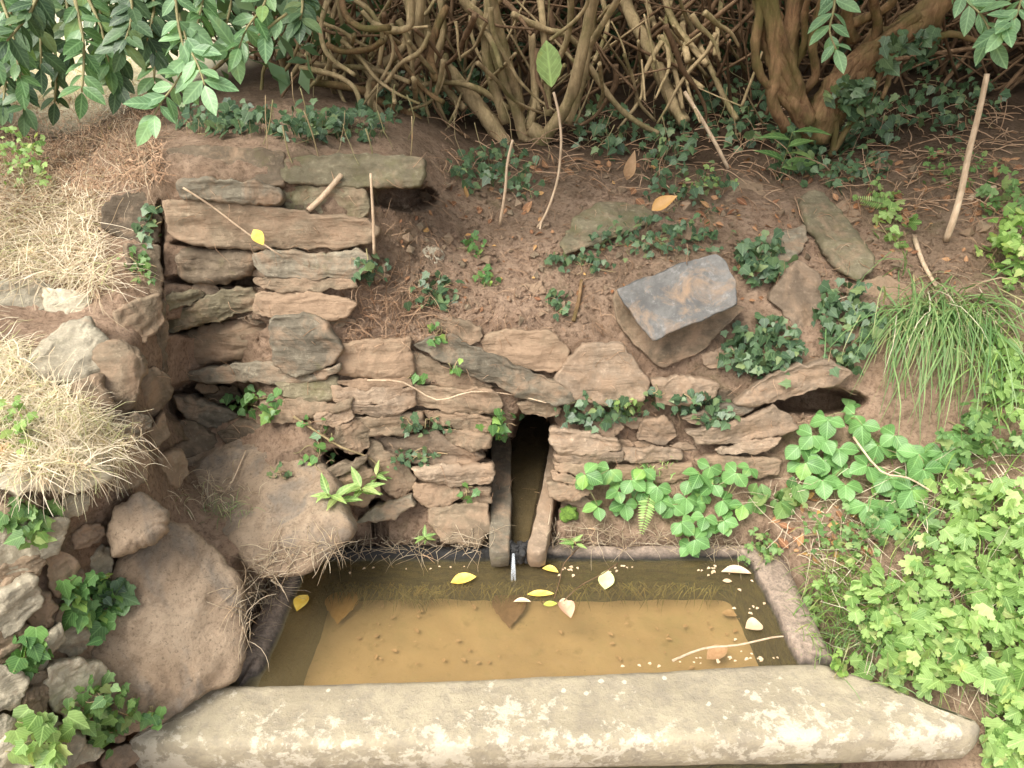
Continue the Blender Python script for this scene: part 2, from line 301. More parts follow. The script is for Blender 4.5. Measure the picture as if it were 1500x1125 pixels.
M['privet'] = leaf_mat('shrub_leaf', (0.08, 0.17, 0.06), (0.19, 0.34, 0.14), (0.30, 0.44, 0.14), rough=0.36, trans=0.35, spec=0.5)
M['privetf'] = leaf_mat('shrub_leaf_front', (0.13, 0.25, 0.12), (0.27, 0.44, 0.22), (0.30, 0.48, 0.22), rough=0.4, trans=0.35, spec=0.4)
M['hedge'] = leaf_mat('hedge_leaf', (0.022, 0.05, 0.018), (0.055, 0.11, 0.035), (0.10, 0.15, 0.04), rough=0.45, trans=0.25)  # coloured extra dark to stand in for the hedge's deep shade
M['stem'] = leaf_mat('plant_stem', (0.20, 0.22, 0.08), (0.42, 0.30, 0.17), None, rough=0.6, trans=0.05)
M['bark'] = bark_mat('bark_grey', (0.24, 0.175, 0.095), (0.48, 0.365, 0.205), moss=0.2)
M['barkd'] = bark_mat('bark_dark', (0.11, 0.065, 0.035), (0.22, 0.14, 0.08))
M['barko'] = bark_mat('bark_orange', (0.11, 0.06, 0.03), (0.30, 0.185, 0.095), moss=0.3)
M['stick'] = bark_mat('dry_stick', (0.48, 0.34, 0.22), (0.68, 0.53, 0.37), scale=1.5)
M['moss'] = plain_mat('moss', (0.05, 0.10, 0.012), (0.13, 0.22, 0.03), 160, 0.95, 0.8)
M['blackmoss'] = plain_mat('wet_black_moss', (0.006, 0.006, 0.007), (0.03, 0.028, 0.025), 130, 0.75, 0.8)
# ---------------------------------------------------------------- ground and bank
SK = [(-0.70, 0.80), (0.80, 0.80), (0.72, 1.02), (0.58, 1.36), (-0.50, 1.38), (-0.56, 1.05), (-0.70, 0.95)]   # footprint of the trough
def inpoly(x, y, P):
    r = np.zeros(x.shape, bool); n = len(P)
    for i in range(n):
        x1, y1 = P[i]; x2, y2 = P[(i + 1) % n]
        c = ((y1 > y) != (y2 > y)) & (x < (x2 - x1) * (y - y1) / (y2 - y1 + 1e-12) + x1); r ^= c
    return r
HOLES = [(783, 645, 27, 46, 0.45), (503, 677, 26, 17, 0.25), (590, 291, 42, 16, 0.15), (300, 590, 60, 26, 0.10), (1190, 588, 60, 16, 0.12),
         (275, 665, 22, 14, 0.12), (552, 748, 12, 14, 0.12), (541, 655, 6, 18, 0.12), (234, 400, 5, 90, 0.05), (345, 412, 90, 8, 0.06), (300, 480, 80, 10, 0.08), (360, 355, 90, 8, 0.06)]
def ground_Y(U, V):
    Y = ysurf_arr(U, V)
    for (cu, cv, ru, rv, d) in HOLES:
        q = ((U - cu) / ru) ** 2 + ((V - cv) / rv) ** 2
        Y = Y + d * (np.clip(1.6 - q, 0, 1) ** 0.7)
    CHN = [(712, 640), (820, 640), (822, 735), (806, 815), (708, 815)]
    th = PITCH + np.arctan((V - 562.5) / FPX)
    return np.where(inpoly(U, V, CHN), np.maximum(Y, np.minimum((CAMZ - .385) / np.tan(np.maximum(th, .05)), 1.95)), Y)
def build_ground():
    us = np.concatenate([np.linspace(-520, -20, 60, endpoint=False), np.linspace(-20, 1520, 441), np.linspace(1530, 2020, 60)])
    vs = np.concatenate([np.linspace(-60, 0, 24, endpoint=False), np.linspace(0, 1130, 325), np.linspace(1136, 1300, 24)])
    U, V = np.meshgrid(us, vs); Y = ground_Y(U, V)
    D = FW[None, None] + RT * ((U - 750) / FPX)[..., None] + UPV * ((562.5 - V) / FPX)[..., None]
    P = CAM + D * (Y / D[..., 1])[..., None]
    flat = P.reshape(-1, 3)
    out = np.empty_like(flat)
    for i, p in enumerate(flat):
        v = Vector(p); s = min(1.0, 3.0 / (p[1] + .01)) if p[1] > 3 else 1.0
        a = noise.fractal(v * 7, 1.0, 2.1, 6) * 0.016 + noise.ridged_multi_fractal(v * 19, 0.9, 2.2, 4, 1.0, 2.0) * 0.0075 + noise.noise(v * 2.3) * 0.012
        b = noise.noise(v * 60 + Vector((5, 5, 5))) * 0.003
        out[i] = (p[0] + b, p[1] - a * 0.7 + b, p[2] + a * 0.6)
    ins = inpoly(out[:, 0], out[:, 1], SK); out[ins, 2] = 0.03
    low = (out[:, 1] < 0.98) & (out[:, 0] > -0.60) & (out[:, 0] < 0.72) & ~ins; out[low, 2] = np.minimum(out[low, 2], 0.05)
    nu, nv = len(us), len(vs); F = []
    for j in range(nv - 1):
        for i in range(nu - 1):
            a = j * nu + i; F.append((a, a + nu, a + nu + 1, a + 1))
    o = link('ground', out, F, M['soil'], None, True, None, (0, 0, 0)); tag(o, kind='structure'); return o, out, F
ground, GV, GF = build_ground()
def sheet(name, x0, x1, y0, y1, z, mat, n=2):
    V = [(x0 + (x1 - x0) * i / (n - 1), y0 + (y1 - y0) * j / (n - 1), z) for j in range(n) for i in range(n)]
    F = [(j * n + i, j * n + i + 1, (j + 1) * n + i + 1, (j + 1) * n + i) for j in range(n - 1) for i in range(n - 1)]
    return tag(link(name, V, F, mat, None, False, None, (0, 0, z)), kind='structure')
M['field'] = plain_mat('dry_field', (0.50, 0.44, 0.26), (0.72, 0.66, 0.46), 5, 0.9)
sheet('path', -30, 30, -30, 1.02, -0.0, M['soil'])
sheet('field', -90, 90, 4.6, 180, 1.08, M['field'])

# ---------------------------------------------------------------- stones
def resample(P, n):
    P = np.asarray(P, float); Q = np.vstack([P, P[:1]]); d = np.sqrt(((Q[1:] - Q[:-1]) ** 2).sum(1)); s = np.concatenate([[0], np.cumsum(d)])
    t = np.linspace(0, s[-1], n, endpoint=False)
    return np.stack([np.interp(t, s, Q[:, k]) for k in range(Q.shape[1])], 1)
def chaikin(P, k=1, w=0.22):
    P = np.asarray(P, float)
    for _ in range(k):
        Q = np.roll(P, -1, 0); P = np.stack([P * (1 - w) + Q * w, P * w + Q * (1 - w)], 1).reshape(-1, P.shape[1])
    return P
_seed = [0]
def rock_mesh(W, n, back, thick, rnd=0.007, amp=0.0055, strata=0.005, jag=0.0045, N_=84, cut=0.07, dome=0.0, inner=0.0):
    """W: outline in 3-D (roughly planar, normal n); grown back along `back` by thick"""
    _seed[0] += 1; sh = Vector((_seed[0] * 3.1, _seed[0] * 1.7, 0))
    n = n / np.linalg.norm(n)
    W = resample(chaikin(resample(W, max(len(W), 3)) if False else np.asarray(W, float), 1, cut), N_)
    c = W.mean(0); A = W - c; cov = A.T @ A; ev, evec = np.linalg.eigh(cov)
    e1 = evec[:, 2]; e1 = e1 - n * (e1 @ n); e1 /= np.linalg.norm(e1); e2 = np.cross(n, e1)
    q = np.stack([A @ e1, A @ e2], 1); h0 = A @ n
    a = np.abs(q[:, 0]).max(); b = np.abs(q[:, 1]).max(); L = max(a - b, 0) * 0.9
    # jagged outline
    for i in range(N_):
        v = Vector(W[i]) * 55 + sh; v2 = Vector(W[i]) * 16 + sh
        r = noise.fractal(v, 0.8, 2.2, 3) * jag * 1.3 + noise.noise(v2) * jag * 1.6
        dvec = q[i] - np.array([np.clip(q[i, 0], -L, L), 0]); ln = np.linalg.norm(dvec) + 1e-9
        q[i] += dvec / ln * r
    sp = np.stack([np.clip(q[:, 0], -L, L), np.zeros(N_)], 1)
    bb = np.median(np.linalg.norm(q - sp, axis=1)) + 1e-6
    rr = min(rnd / bb, 0.6)
    S = [1, 1 - rr * .12, 1 - rr * .35, 1 - rr * .65, 1 - rr] + list(np.linspace(1 - rr, 0.40, 7)[1:])
    rings = []
    for k, s in enumerate(S):
        if s > 1 - rr: x = (s - (1 - rr)) / rr; h = -rnd * (1 - math.sqrt(max(0, 1 - x * x)))
        else: h = 0
        p = sp + (q - sp) * s
        Pw = c + p[:, :1] * e1 + p[:, 1:] * e2 + np.outer(h0 * s, n)
        dm = dome * (1 - s * s)
        for i in range(N_):
            v = Vector(Pw[i]) + sh
            st = noise.noise(Vector((p[i, 0] * 6, p[i, 1] * 60, _seed[0]))) * strata * .7 + math.floor(noise.noise(Vector((p[i, 0] * 11 + 7, p[i, 1] * 26, _seed[0]))) * 4) / 4 * strata * 1.5
            f = noise.fractal(v * 14, 0.75, 2.2, 6) * amp - abs(noise.noise(v * 18)) * amp * 0.9 + noise.cell(v * 30) * amp * .16
            Pw[i] += n * (h + dm + (st + f) * (0.35 + 0.65 * min(1, (1 - s) * 6)))
        rings.append(Pw)
    back = np.asarray(back, float); back /= np.linalg.norm(back)
    base = rings[0]; br = []
    for (d, s) in ((0.12, 1.005), (0.35, 1.0), (0.7, .96), (1, .8)):
        Pw = c + (base - c) * s + back * d * thick
        for i in range(N_): Pw[i] += np.array(noise.noise_vector(Vector(Pw[i]) * 22 + sh)) * amp * 0.9
        br.append(Pw)
    allr = br[::-1] + rings; V = np.vstack(allr); F = []
    for k in range(len(allr) - 1):
        for i in range(N_):
            j = (i + 1) % N_; F.append((k * N_ + i, k * N_ + j, (k + 1) * N_ + j, (k + 1) * N_ + i))
    F.append(tuple(range(N_ - 1, -1, -1))); m = (len(allr) - 1) * N_
    # the middle of the face: an even triangulation of scattered points
    s0 = S[-1]; ring2 = sp + (q - sp) * s0; step = max(bb * .13, .0035); lo, hi = ring2.min(0), ring2.max(0); pts = []
    gx, gy = np.meshgrid(np.arange(lo[0], hi[0], step), np.arange(lo[1], hi[1], step)); gx = gx + rng.uniform(-.3, .3, gx.shape) * step; gy = gy + rng.uniform(-.3, .3, gy.shape) * step
    gi = inpoly(gx, gy, [tuple(a_) for a_ in (sp + (q - sp) * s0 * .86)]); G = np.stack([gx[gi], gy[gi]], 1)
    A2 = [Vector(a_) for a_ in ring2] + [Vector(a_) for a_ in G]
    from mathutils.geometry import delaunay_2d_cdt
    vo, eo, fo, ov, oe, of_ = delaunay_2d_cdt(A2, [(i, (i + 1) % N_) for i in range(N_)], [], 1, 1e-7)
    mp_ = {}; extra = []; rd = np.linalg.norm(q - sp, axis=1) + 1e-9
    for j, o_ in enumerate(ov):
        src = min(o_) if len(o_) else -1
        if 0 <= src < N_: mp_[j] = m + src; continue
        p = np.array(vo[j]); kk = int(np.argmin(((ring2 - p) ** 2).sum(1))); k_ = min(1.0, np.linalg.norm(p - np.array([np.clip(p[0], -L, L), 0])) / (rd[kk] * s0)); s = s0 * k_
        w0 = c + p[0] * e1 + p[1] * e2 + n * h0[kk] * s; v = Vector(w0) + sh
        st = noise.noise(Vector((p[0] * 6, p[1] * 60, _seed[0]))) * strata * .7 + math.floor(noise.noise(Vector((p[0] * 11 + 7, p[1] * 26, _seed[0]))) * 4) / 4 * strata * 1.5
        f = noise.fractal(v * 14, 0.75, 2.2, 6) * amp - abs(noise.noise(v * 18)) * amp * 0.9 + noise.cell(v * 30) * amp * .16
        mp_[j] = len(V) + len(extra); extra.append(w0 + n * (dome * (1 - s * s) + st + f))
    if extra: V = np.vstack([V, extra])
    tri = [tuple(mp_[a_] for a_ in f_) for f_ in fo]; tri = [f_ for f_ in tri if len(set(f_)) == 3]
    F += tri
    f0 = V[m:m + N_]; nn = np.zeros(3)
    for i in range(N_): nn += np.cross(f0[i] - c, f0[(i + 1) % N_] - c)
    rv_f = nn @ n < 0; nq = len(F) - len(tri)
    if tri:
        tn = np.cross(V[tri[0][1]] - V[tri[0][0]], V[tri[0][2]] - V[tri[0][0]]) @ n
        if tn < 0: tri = [tuple(reversed(f_)) for f_ in tri]
    F = [tuple(reversed(f)) if rv_f else f for f in F[:nq]] + tri
    return V, F
ALLV = [GV]; ALLF = [GF]
def reg(o):
    me = o.data; V = np.empty(len(me.vertices) * 3); me.vertices.foreach_get('co', V); V = V.reshape(-1, 3)
    l = np.array(o.location) + (np.array(o.parent.location) if o.parent else 0)
    ALLV.append(V + l); ALLF.append([tuple(p.vertices) for p in me.polygons]); return o
def stone_geo(poly, prot=0.045, thick=0.13, n=None, nb=0.55, up=0.12, Y=None, tx=0.0, grow=3.0, **k):
    P = np.array(poly, float); c = P.mean(0); q_ = P - c; P = c + q_ * (1 + grow / (np.linalg.norm(q_, axis=1)[:, None] + 1)); prot = prot * .56
    if Y is None: Y = ysurf(*c) - prot
    if n is None:
        n0 = snorm(c[0], c[1], 25); n = n0 * nb + np.array([tx, -1, up]) * (1 - nb)
    n = np.array(n, float); n /= np.linalg.norm(n)
    B = at(c[0], c[1], Y); W = []
    for (u, v) in P:
        d = ray(u, v); t = ((B - CAM) @ n) / (d @ n); W.append(CAM + d * t)
    return np.array(W), n
def stone(poly, label, mat='brown', name='wall_stone', cat='stone', group=None, prot=0.045, thick=0.13, back=(0, 0.94, -0.34), parent=None, n=None, nb=0.55, up=0.12, Y=None, tx=0.0, grow=4.2, **k):
    W, nn = stone_geo(poly, prot, thick, n, nb, up, Y, tx, grow)
    c = W.mean(0); bk = np.array(back, float); r = (c - CAM) / np.linalg.norm(c - CAM); bk = bk / np.linalg.norm(bk) * 0.5 + r * 0.5
    V, F = rock_mesh(W, nn, bk, thick, **k)
    o = link(name, V, F, M[mat], parent)
    if parent is None: tag(o, label, cat, group)
    elif label: o['label'] = label
    return reg(o)
G1 = 'stones of the dry stone wall behind the trough'
LW = [ # left part of the wall
 ([(240,217),(300,214),(380,214),(412,222),(414,272),(339,262),(290,250),(262,240)], 'long dark slab in the top course at the wall\'s left end under ivy', 'dark', dict(prot=.03)),
 ([(414,232),(460,228),(500,224),(560,224),(617,230),(619,272),(545,272),(487,268),(418,262)], 'mossy olive slab in the top course overhanging the square dark gap', 'mossy', dict(prot=.09, thick=.2)),
 ([(262,268),(300,262),(345,266),(408,276),(411,292),(400,299),(330,294),(272,290)], 'thin rounded grey slab lying just above the longest wall slab', 'grey', dict(prot=.07)),
 ([(415,273),(470,274),(532,276),(540,300),(530,318),(470,314),(420,304)], 'brown mossy stone behind the leaning pale stick', 'mossy', dict(prot=.02)),
 ([(240,297),(252,291),(300,293),(370,304),(450,312),(530,322),(556,340),(540,358),(490,364),(400,364),(345,362),(300,359),(262,355),(244,335)], 'longest light brown slab of the wall with a yellow leaf on it', 'brown', dict(prot=.07, N_=96)),
 ([(254,378),(268,371),(340,367),(366,374),(374,393),(360,408),(320,416),(275,416),(258,404)], 'dark grey rounded block below the left end of the longest slab', 'dark', dict(prot=.075, rnd=.02)),
 ([(372,372),(400,366),(470,374),(520,367),(542,380),(530,398),(512,409),(440,407),(395,402),(376,390)], 'long blue grey slab under the earth ledge', 'grey', dict(prot=.065)),
 ([(372,408),(395,402),(450,408),(515,413),(522,420),(500,425),(440,425),(385,427)], 'thin flaking slab under the long blue grey slab', 'brown', dict(prot=.05, rnd=.006)),
 ([(374,430),(420,429),(495,433),(518,446),(504,467),(440,467),(395,465),(374,458)], 'flat brown stone with a tiny ivy leaf above the upright grey stone', 'soily', dict(prot=.045)),
 ([(245,432),(290,429),(296,436),(262,452),(246,458)], 'small wedge stone at the corner above the tilted slab', 'mossy', dict(prot=.05)),
 ([(246,462),(290,445),(330,428),(362,424),(376,438),(372,456),(320,468),(270,483),(246,490)], 'tilted greenish slab rising to the right at the corner', 'mossy', dict(prot=.075)),
 ([(250,500),(300,482),(385,468),(397,480),(395,514),(350,528),(300,537),(258,541)], 'big brown block in the shade under the tilted slab', 'brown', dict(prot=.045, rnd=.02)),
 ([(398,468),(440,466),(465,468),(482,485),(500,512),(488,530),(455,544),(435,551),(414,545),(400,532),(396,505)], 'upright grey stone with a rounded lower edge', 'grey', dict(prot=.07)),
 ([(250,545),(300,543),(350,535),(402,536),(420,549),(450,550),(495,532),(493,545),(470,556),(435,562),(380,560),(300,562),(256,557)], 'long thin wavy slab running over the bright ivy', 'grey', dict(prot=.075, rnd=.008, N_=96)),
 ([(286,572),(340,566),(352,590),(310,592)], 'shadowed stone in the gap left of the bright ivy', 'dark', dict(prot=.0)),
 ([(256,581),(275,583),(332,598),(347,610),(318,627),(285,615),(262,598)], 'fallen diagonal slab below the dark gap at the corner', 'grey', dict(prot=.06)),
 ([(405,562),(440,564),(488,553),(494,575),(475,590),(440,587),(412,580)], 'greenish stone right of the bright ivy', 'mossy', dict(prot=.04)),
 ([(385,592),(440,586),(480,592),(512,584),(505,600),(460,611),(430,618),(392,620)], 'sloping stone crossed by the trailing ivy vine', 'brown', dict(prot=.045)),
 ([(463,610),(512,598),(514,612),(490,624),(470,620)], 'small pointed flake left of the rust brown stack', 'pink', dict(prot=.06, rnd=.006)),
 ([(494,625),(518,620),(542,630),(541,655),(525,664),(508,662),(495,650)], 'squat brown block above the small black hole', 'brown', dict(prot=.05)),
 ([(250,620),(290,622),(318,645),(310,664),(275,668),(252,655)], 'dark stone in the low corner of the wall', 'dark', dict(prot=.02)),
 ([(318,632),(350,620),(388,624),(378,645),(330,652)], 'dark stone resting on the top of the earth covered boulder', 'dark', dict(prot=.03)),
 # central stack
 ([(497,505),(540,503),(600,498),(602,545),(598,556),(540,554),(495,549)], 'square block coated in brown earth below the bank', 'soily', dict(prot=.075, rnd=.012)),
 ([(490,557),(540,559),(602,557),(602,566),(570,571),(530,569),(492,564)], 'thinnest layer under the square earth coated block', 'soily', dict(prot=.07, rnd=.005)),
 ([(488,568),(540,573),(603,570),(605,582),(570,591),(530,593),(492,587)], 'upper pinkish layer of the rust brown stack', 'pink', dict(prot=.08, rnd=.008)),
 ([(500,592),(540,594),(603,584),(605,597),(580,607),(550,611),(518,606)], 'lower pinkish layer of the rust brown stack', 'pink', dict(prot=.09, rnd=.008)),
 ([(510,613),(550,613),(612,606),(622,622),(590,637),(555,639),(518,628)], 'wide rounded stone at the foot of the rust brown stack', 'brown', dict(prot=.08)),
 ([(604,514),(640,530),(690,553),(720,566),(700,573),(640,567),(606,560)], 'wedge of slate under the long inclined slab', 'brown', dict(prot=.04)),
 ([(604,508),(636,496),(662,492),(720,522),(790,552),(838,573),(843,592),(815,594),(755,578),(690,546),(640,527)], 'long inclined slab sloping down to the roof of the spout hole', 'grey', dict(prot=.07, N_=96, strata=.006)),
 ([(634,470),(680,469),(702,480),(702,500),(686,503),(655,488)], 'small slab lying on the bank above the long inclined slab', 'brown', dict(prot=.06)),
 ([(704,500),(716,490),(750,487),(800,486),(826,510),(835,530),(812,546),(760,536),(720,524)], 'flat tan stone above the inclined slab', 'soily', dict(prot=.055)),
 ([(604,566),(660,571),(722,574),(734,590),(730,606),(700,608),(660,602),(606,593)], 'broad flat stone just left of the spout hole roof', 'brown', dict(prot=.075)),
 ([(622,606),(660,604),(690,608),(718,613),(716,634),(690,635),(650,624)], 'layered stone under the broad flat stone by the spout hole', 'brown', dict(prot=.07)),
 ([(650,632),(680,636),(712,640),(712,655),(690,661),(660,648)], 'small flat stone left of the channel with ivy beside it', 'brown', dict(prot=.085, rnd=.008)),
 ([(545,641),(580,644),(640,634),(655,648),(700,664),(706,670),(690,681),(640,684),(600,679),(570,664)], 'large rounded stone covered with small ivy leaves', 'pink', dict(prot=.065)),
 ([(542,648),(560,654),(590,682),(608,700),(602,718),(580,727),(562,718),(548,690)], 'steeply leaning stone right of the small black hole', 'brown', dict(prot=.06)),
 ([(604,688),(660,684),(716,683),(720,696),(714,710),(665,713),(620,705)], 'pale bar shaped stone left of the spout channel', 'pink', dict(prot=.1, rnd=.01)),
 ([(608,708),(640,708),(670,717),(676,728),(650,740),(625,739),(608,728)], 'ochre stone under the pale bar shaped stone', 'soily', dict(prot=.07)),
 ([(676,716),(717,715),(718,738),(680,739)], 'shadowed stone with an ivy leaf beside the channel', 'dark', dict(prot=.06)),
 ([(476,694),(500,681),(538,670),(522,688),(484,702)], 'thin slab lying across the small black hole', 'dark', dict(prot=.06, rnd=.006, thick=.06)),
 ([(488,706),(528,684),(545,690),(552,720),(534,742),(500,736)], 'brown stone behind the green shoots', 'brown', dict(prot=.05)),
 ([(540,752),(600,727),(606,742),(575,758),(552,764),(524,766)], 'low grey ledge stone by the green shoots', 'grey', dict(prot=.05)),
 ([(630,742),(712,740),(716,775),(700,797),(650,792),(630,766)], 'damp stone at the foot of the wall beside the left rail', 'brown', dict(prot=.04)),
]
RW = [ # right of the channel
 ([(806,630),(830,628),(860,640),(905,643),(906,660),(870,667),(822,665),(808,650)], 'thick stone on the right jamb of the spout hole', 'pink', dict(prot=.085)),
 ([(866,620),(908,614),(912,630),(890,642),(868,638)], 'small stone peeping from under ivy right of the hole', 'pink', dict(prot=.06)),
 ([(814,668),(860,668),(906,665),(907,676),(860,681),(820,677)], 'thin second layer of the right jamb', 'pink', dict(prot=.07, rnd=.006)),
 ([(815,679),(850,681),(872,690),(852,698),(820,691)], 'third layer of the right jamb', 'brown', dict(prot=.07, rnd=.006)),
 ([(812,692),(852,699),(872,706),(840,711),(812,703)], 'fourth layer of the right jamb', 'brown', dict(prot=.08, rnd=.006)),
 ([(804,708),(862,712),(868,722),(842,732),(812,728)], 'lowest layer of the right jamb beside the rail', 'brown', dict(prot=.09, rnd=.008)),
 ([(936,642),(948,618),(975,610),(990,638),(972,649)], 'rounded pink stone between ivy and the tan slab', 'pink', dict(prot=.06)),
 ([(908,660),(960,656),(994,662),(996,674),(950,679),(912,675)], 'flat pink stone just above the strawberry leaves', 'pink', dict(prot=.07, rnd=.008)),
 ([(1006,632),(1060,624),(1100,612),(1130,597),(1155,607),(1169,628),(1140,638),(1090,646),(1060,653),(1025,650)], 'large tan slab with a jagged right point', 'pink', dict(prot=.10)),
 ([(1050,659),(1100,648),(1142,641),(1140,653),(1110,663),(1060,666)], 'thin layer under the large tan slab', 'pink', dict(prot=.09, rnd=.006)),
 ([(1016,672),(1060,669),(1142,674),(1143,695),(1110,699),(1040,696)], 'long brown stone half hidden behind strawberry leaves', 'brown', dict(prot=.06)),
 ([(905,680),(960,682),(1012,680),(1012,700),(960,706),(905,700)], 'low stone hidden behind the strawberry leaves left of the long one', 'brown', dict(prot=.04)),
 ([(1080,592),(1115,562),(1170,538),(1215,531),(1252,546),(1228,562),(1180,576),(1140,587),(1112,597)], 'long overhanging slab at the right end above a dark gap', 'pink', dict(prot=.12, thick=.2, N_=80, strata=.006)),
 ([(958,560),(990,554),(1050,562),(1047,582),(1010,593),(968,592)], 'brown slab between the diamond stone and the big ivy clump', 'pink', dict(prot=.09)),
 ([(816,556),(838,528),(858,503),(906,507),(930,532),(950,560),(940,584),(904,594),(848,582)], 'large diamond shaped flat stone right above the hole', 'pink', dict(prot=.085, nb=.75)),
 ([(1000,613),(1060,597),(1108,592),(1080,612),(1030,623)], 'thin slab half covered by ivy under the overhanging slab', 'grey', dict(prot=.08, rnd=.006)),
 ([(760,592),(800,588),(822,600),(812,612),(770,606)], 'lintel stone over the black spout hole', 'brown', dict(prot=.05)),
]
for g in (LW, RW):
    for poly, lab, mt, k in g: stone(poly, lab, mt, group=G1, **k)
G2 = 'loose stones lying on the bank'
BK = [
 ([(826,357),(846,318),(880,298),(935,300),(962,316),(900,342),(834,366)], 'mossy slate lying on the bank with its lower edge lifted', 'mossy', dict(prot=.09, nb=1.0, grow=6, thick=.035, rnd=.006)),
 ([(1172,300),(1187,277),(1212,283),(1282,370),(1277,385),(1257,401),(1228,385),(1182,325)], 'long narrow mossy stone lying diagonally on the bank', 'mossy', dict(prot=.11, nb=1.0, rnd=.012)),
 ([(1083,375),(1105,358),(1140,342),(1178,328),(1180,348),(1162,378),(1120,388)], 'earth dusted flat stone left of the diagonal stone', 'grey', dict(prot=.075, nb=1.0)),
 ([(1130,438),(1150,400),(1168,385),(1198,400),(1206,425),(1190,470),(1175,500),(1162,478),(1150,452)], 'pale yellowish stone standing between two ivy clumps', 'pink', dict(prot=.06)),
 ([(1158,312),(1167,304),(1175,312),(1173,324),(1161,322)], 'small round pebble touching the diagonal stone', 'pink', dict(nb=.9, grow=5, prot=.04, thick=.02)),
 ([(1224,302),(1243,294),(1261,304),(1256,319),(1236,322)], 'round reddish cobble right of the diagonal stone', 'soily', dict(nb=.9, grow=5, prot=.04, thick=.04)),
 ([(1058,280),(1080,264),(1112,268),(1120,284),(1090,292),(1064,292)], 'orange brown cobble under the dock leaf', 'soily', dict(nb=.9, grow=5, prot=.04, thick=.05)),
 ([(622,366),(640,362),(650,374),(640,384),(625,381)], 'small whitish chip of stone on the bank', 'pale', dict(nb=.9, grow=5, prot=.03, thick=.02)),
 ([(1035,520),(1070,512),(1080,530),(1050,540),(1036,536)], 'small brown stone right under the big slate block', 'pink', dict(prot=.04)),
 ([(760,420),(792,412),(800,428),(775,440)], 'half buried flat stone in the middle of the bank', 'soily', dict(prot=.03)),
 ([(1240,420),(1300,405),(1345,425),(1330,455),(1270,460)], 'earth coloured stone above the left end of the tall grass', 'soily', dict(prot=.02)),
]
for poly, lab, mt, k in BK: stone(poly, lab, mt, name='bank_stone', group=G2, **k)
# the big dark slate block: an upper slate layer on a brown one
e = empty('slate_block', at(990, 530, ysurf(990, 480) - .05), 'big block of dark blue grey slate on a brown layer, tilted on the bank', 'stone block')
stone([(903,436),(910,424),(957,497),(1072,446),(1090,452),(1060,478),(1030,511),(970,536),(935,505),(905,468)], 'brown lower layer', 'brown', name='lower_layer', parent=e, prot=.075, up=.1, thick=.15, rnd=.005, jag=.003)
stone([(906,424),(925,417),(1000,389),(1045,374),(1062,384),(1075,412),(1073,446),(1000,475),(958,498),(935,468)], 'dark blue grey face', 'blue', name='upper_layer', parent=e, n=(-.1,-.75,.66), Y=ysurf(990,437)-.12, thick=.06, rnd=.004, jag=.0025, amp=.004, strata=.002)
G3 = 'stones of the rough wall end on the left'
LS = [
 ([(152,300),(175,288),(207,283),(228,318),(229,352),(190,355),(152,332)], 'dark stone at the top of the left wall end with ivy leaf', 'dark', dict(prot=.05)),
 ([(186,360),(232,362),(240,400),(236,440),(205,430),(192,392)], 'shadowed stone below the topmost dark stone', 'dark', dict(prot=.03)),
 ([(170,455),(200,440),(235,430),(239,475),(215,500),(178,490)], 'brown stone under the green tuft on the wall end', 'brown', dict(prot=.05)),
 ([(232,440),(246,446),(250,540),(240,552),(232,500)], 'thin upright slab in the corner', 'dark', dict(prot=.03, rnd=.006)),
 ([(152,518),(178,498),(210,506),(218,540),(204,598),(182,607),(155,588)], 'smooth yellowish boulder bulging from the wall end', 'brown', dict(prot=.08, rnd=.03, dome=.02)),
 ([(206,566),(222,541),(252,553),(258,576),(236,612),(218,616),(203,602)], 'knobbly stone jutting into the corner', 'brown', dict(prot=.08, rnd=.02)),
 ([(172,622),(200,607),(226,617),(204,643),(175,640)], 'small flat greyish stone under the smooth yellowish boulder', 'grey', dict(prot=.07)),
 ([(204,650),(245,605),(247,640),(218,664)], 'narrow stone in the corner above the loose block', 'brown', dict(prot=.05)),
 ([(226,673),(267,664),(278,694),(262,716),(224,702)], 'loose block at the left tip of the earth covered boulder', 'brown', dict(prot=.05)),
 ([(155,660),(200,645),(222,672),(215,705),(180,720),(152,700)], 'broad brown stone left of the loose block', 'brown', dict(prot=.04)),
 ([(108,562),(148,545),(165,592),(140,612),(112,600)], 'rounded tan stone under the big pale stone', 'brown', dict(prot=.05, rnd=.02)),
]
for poly, lab, mt, k in LS: stone(poly, lab, mt, name='wall_stone', group=G3, back=(-.5, .8, -.3), tx=.5, **k)
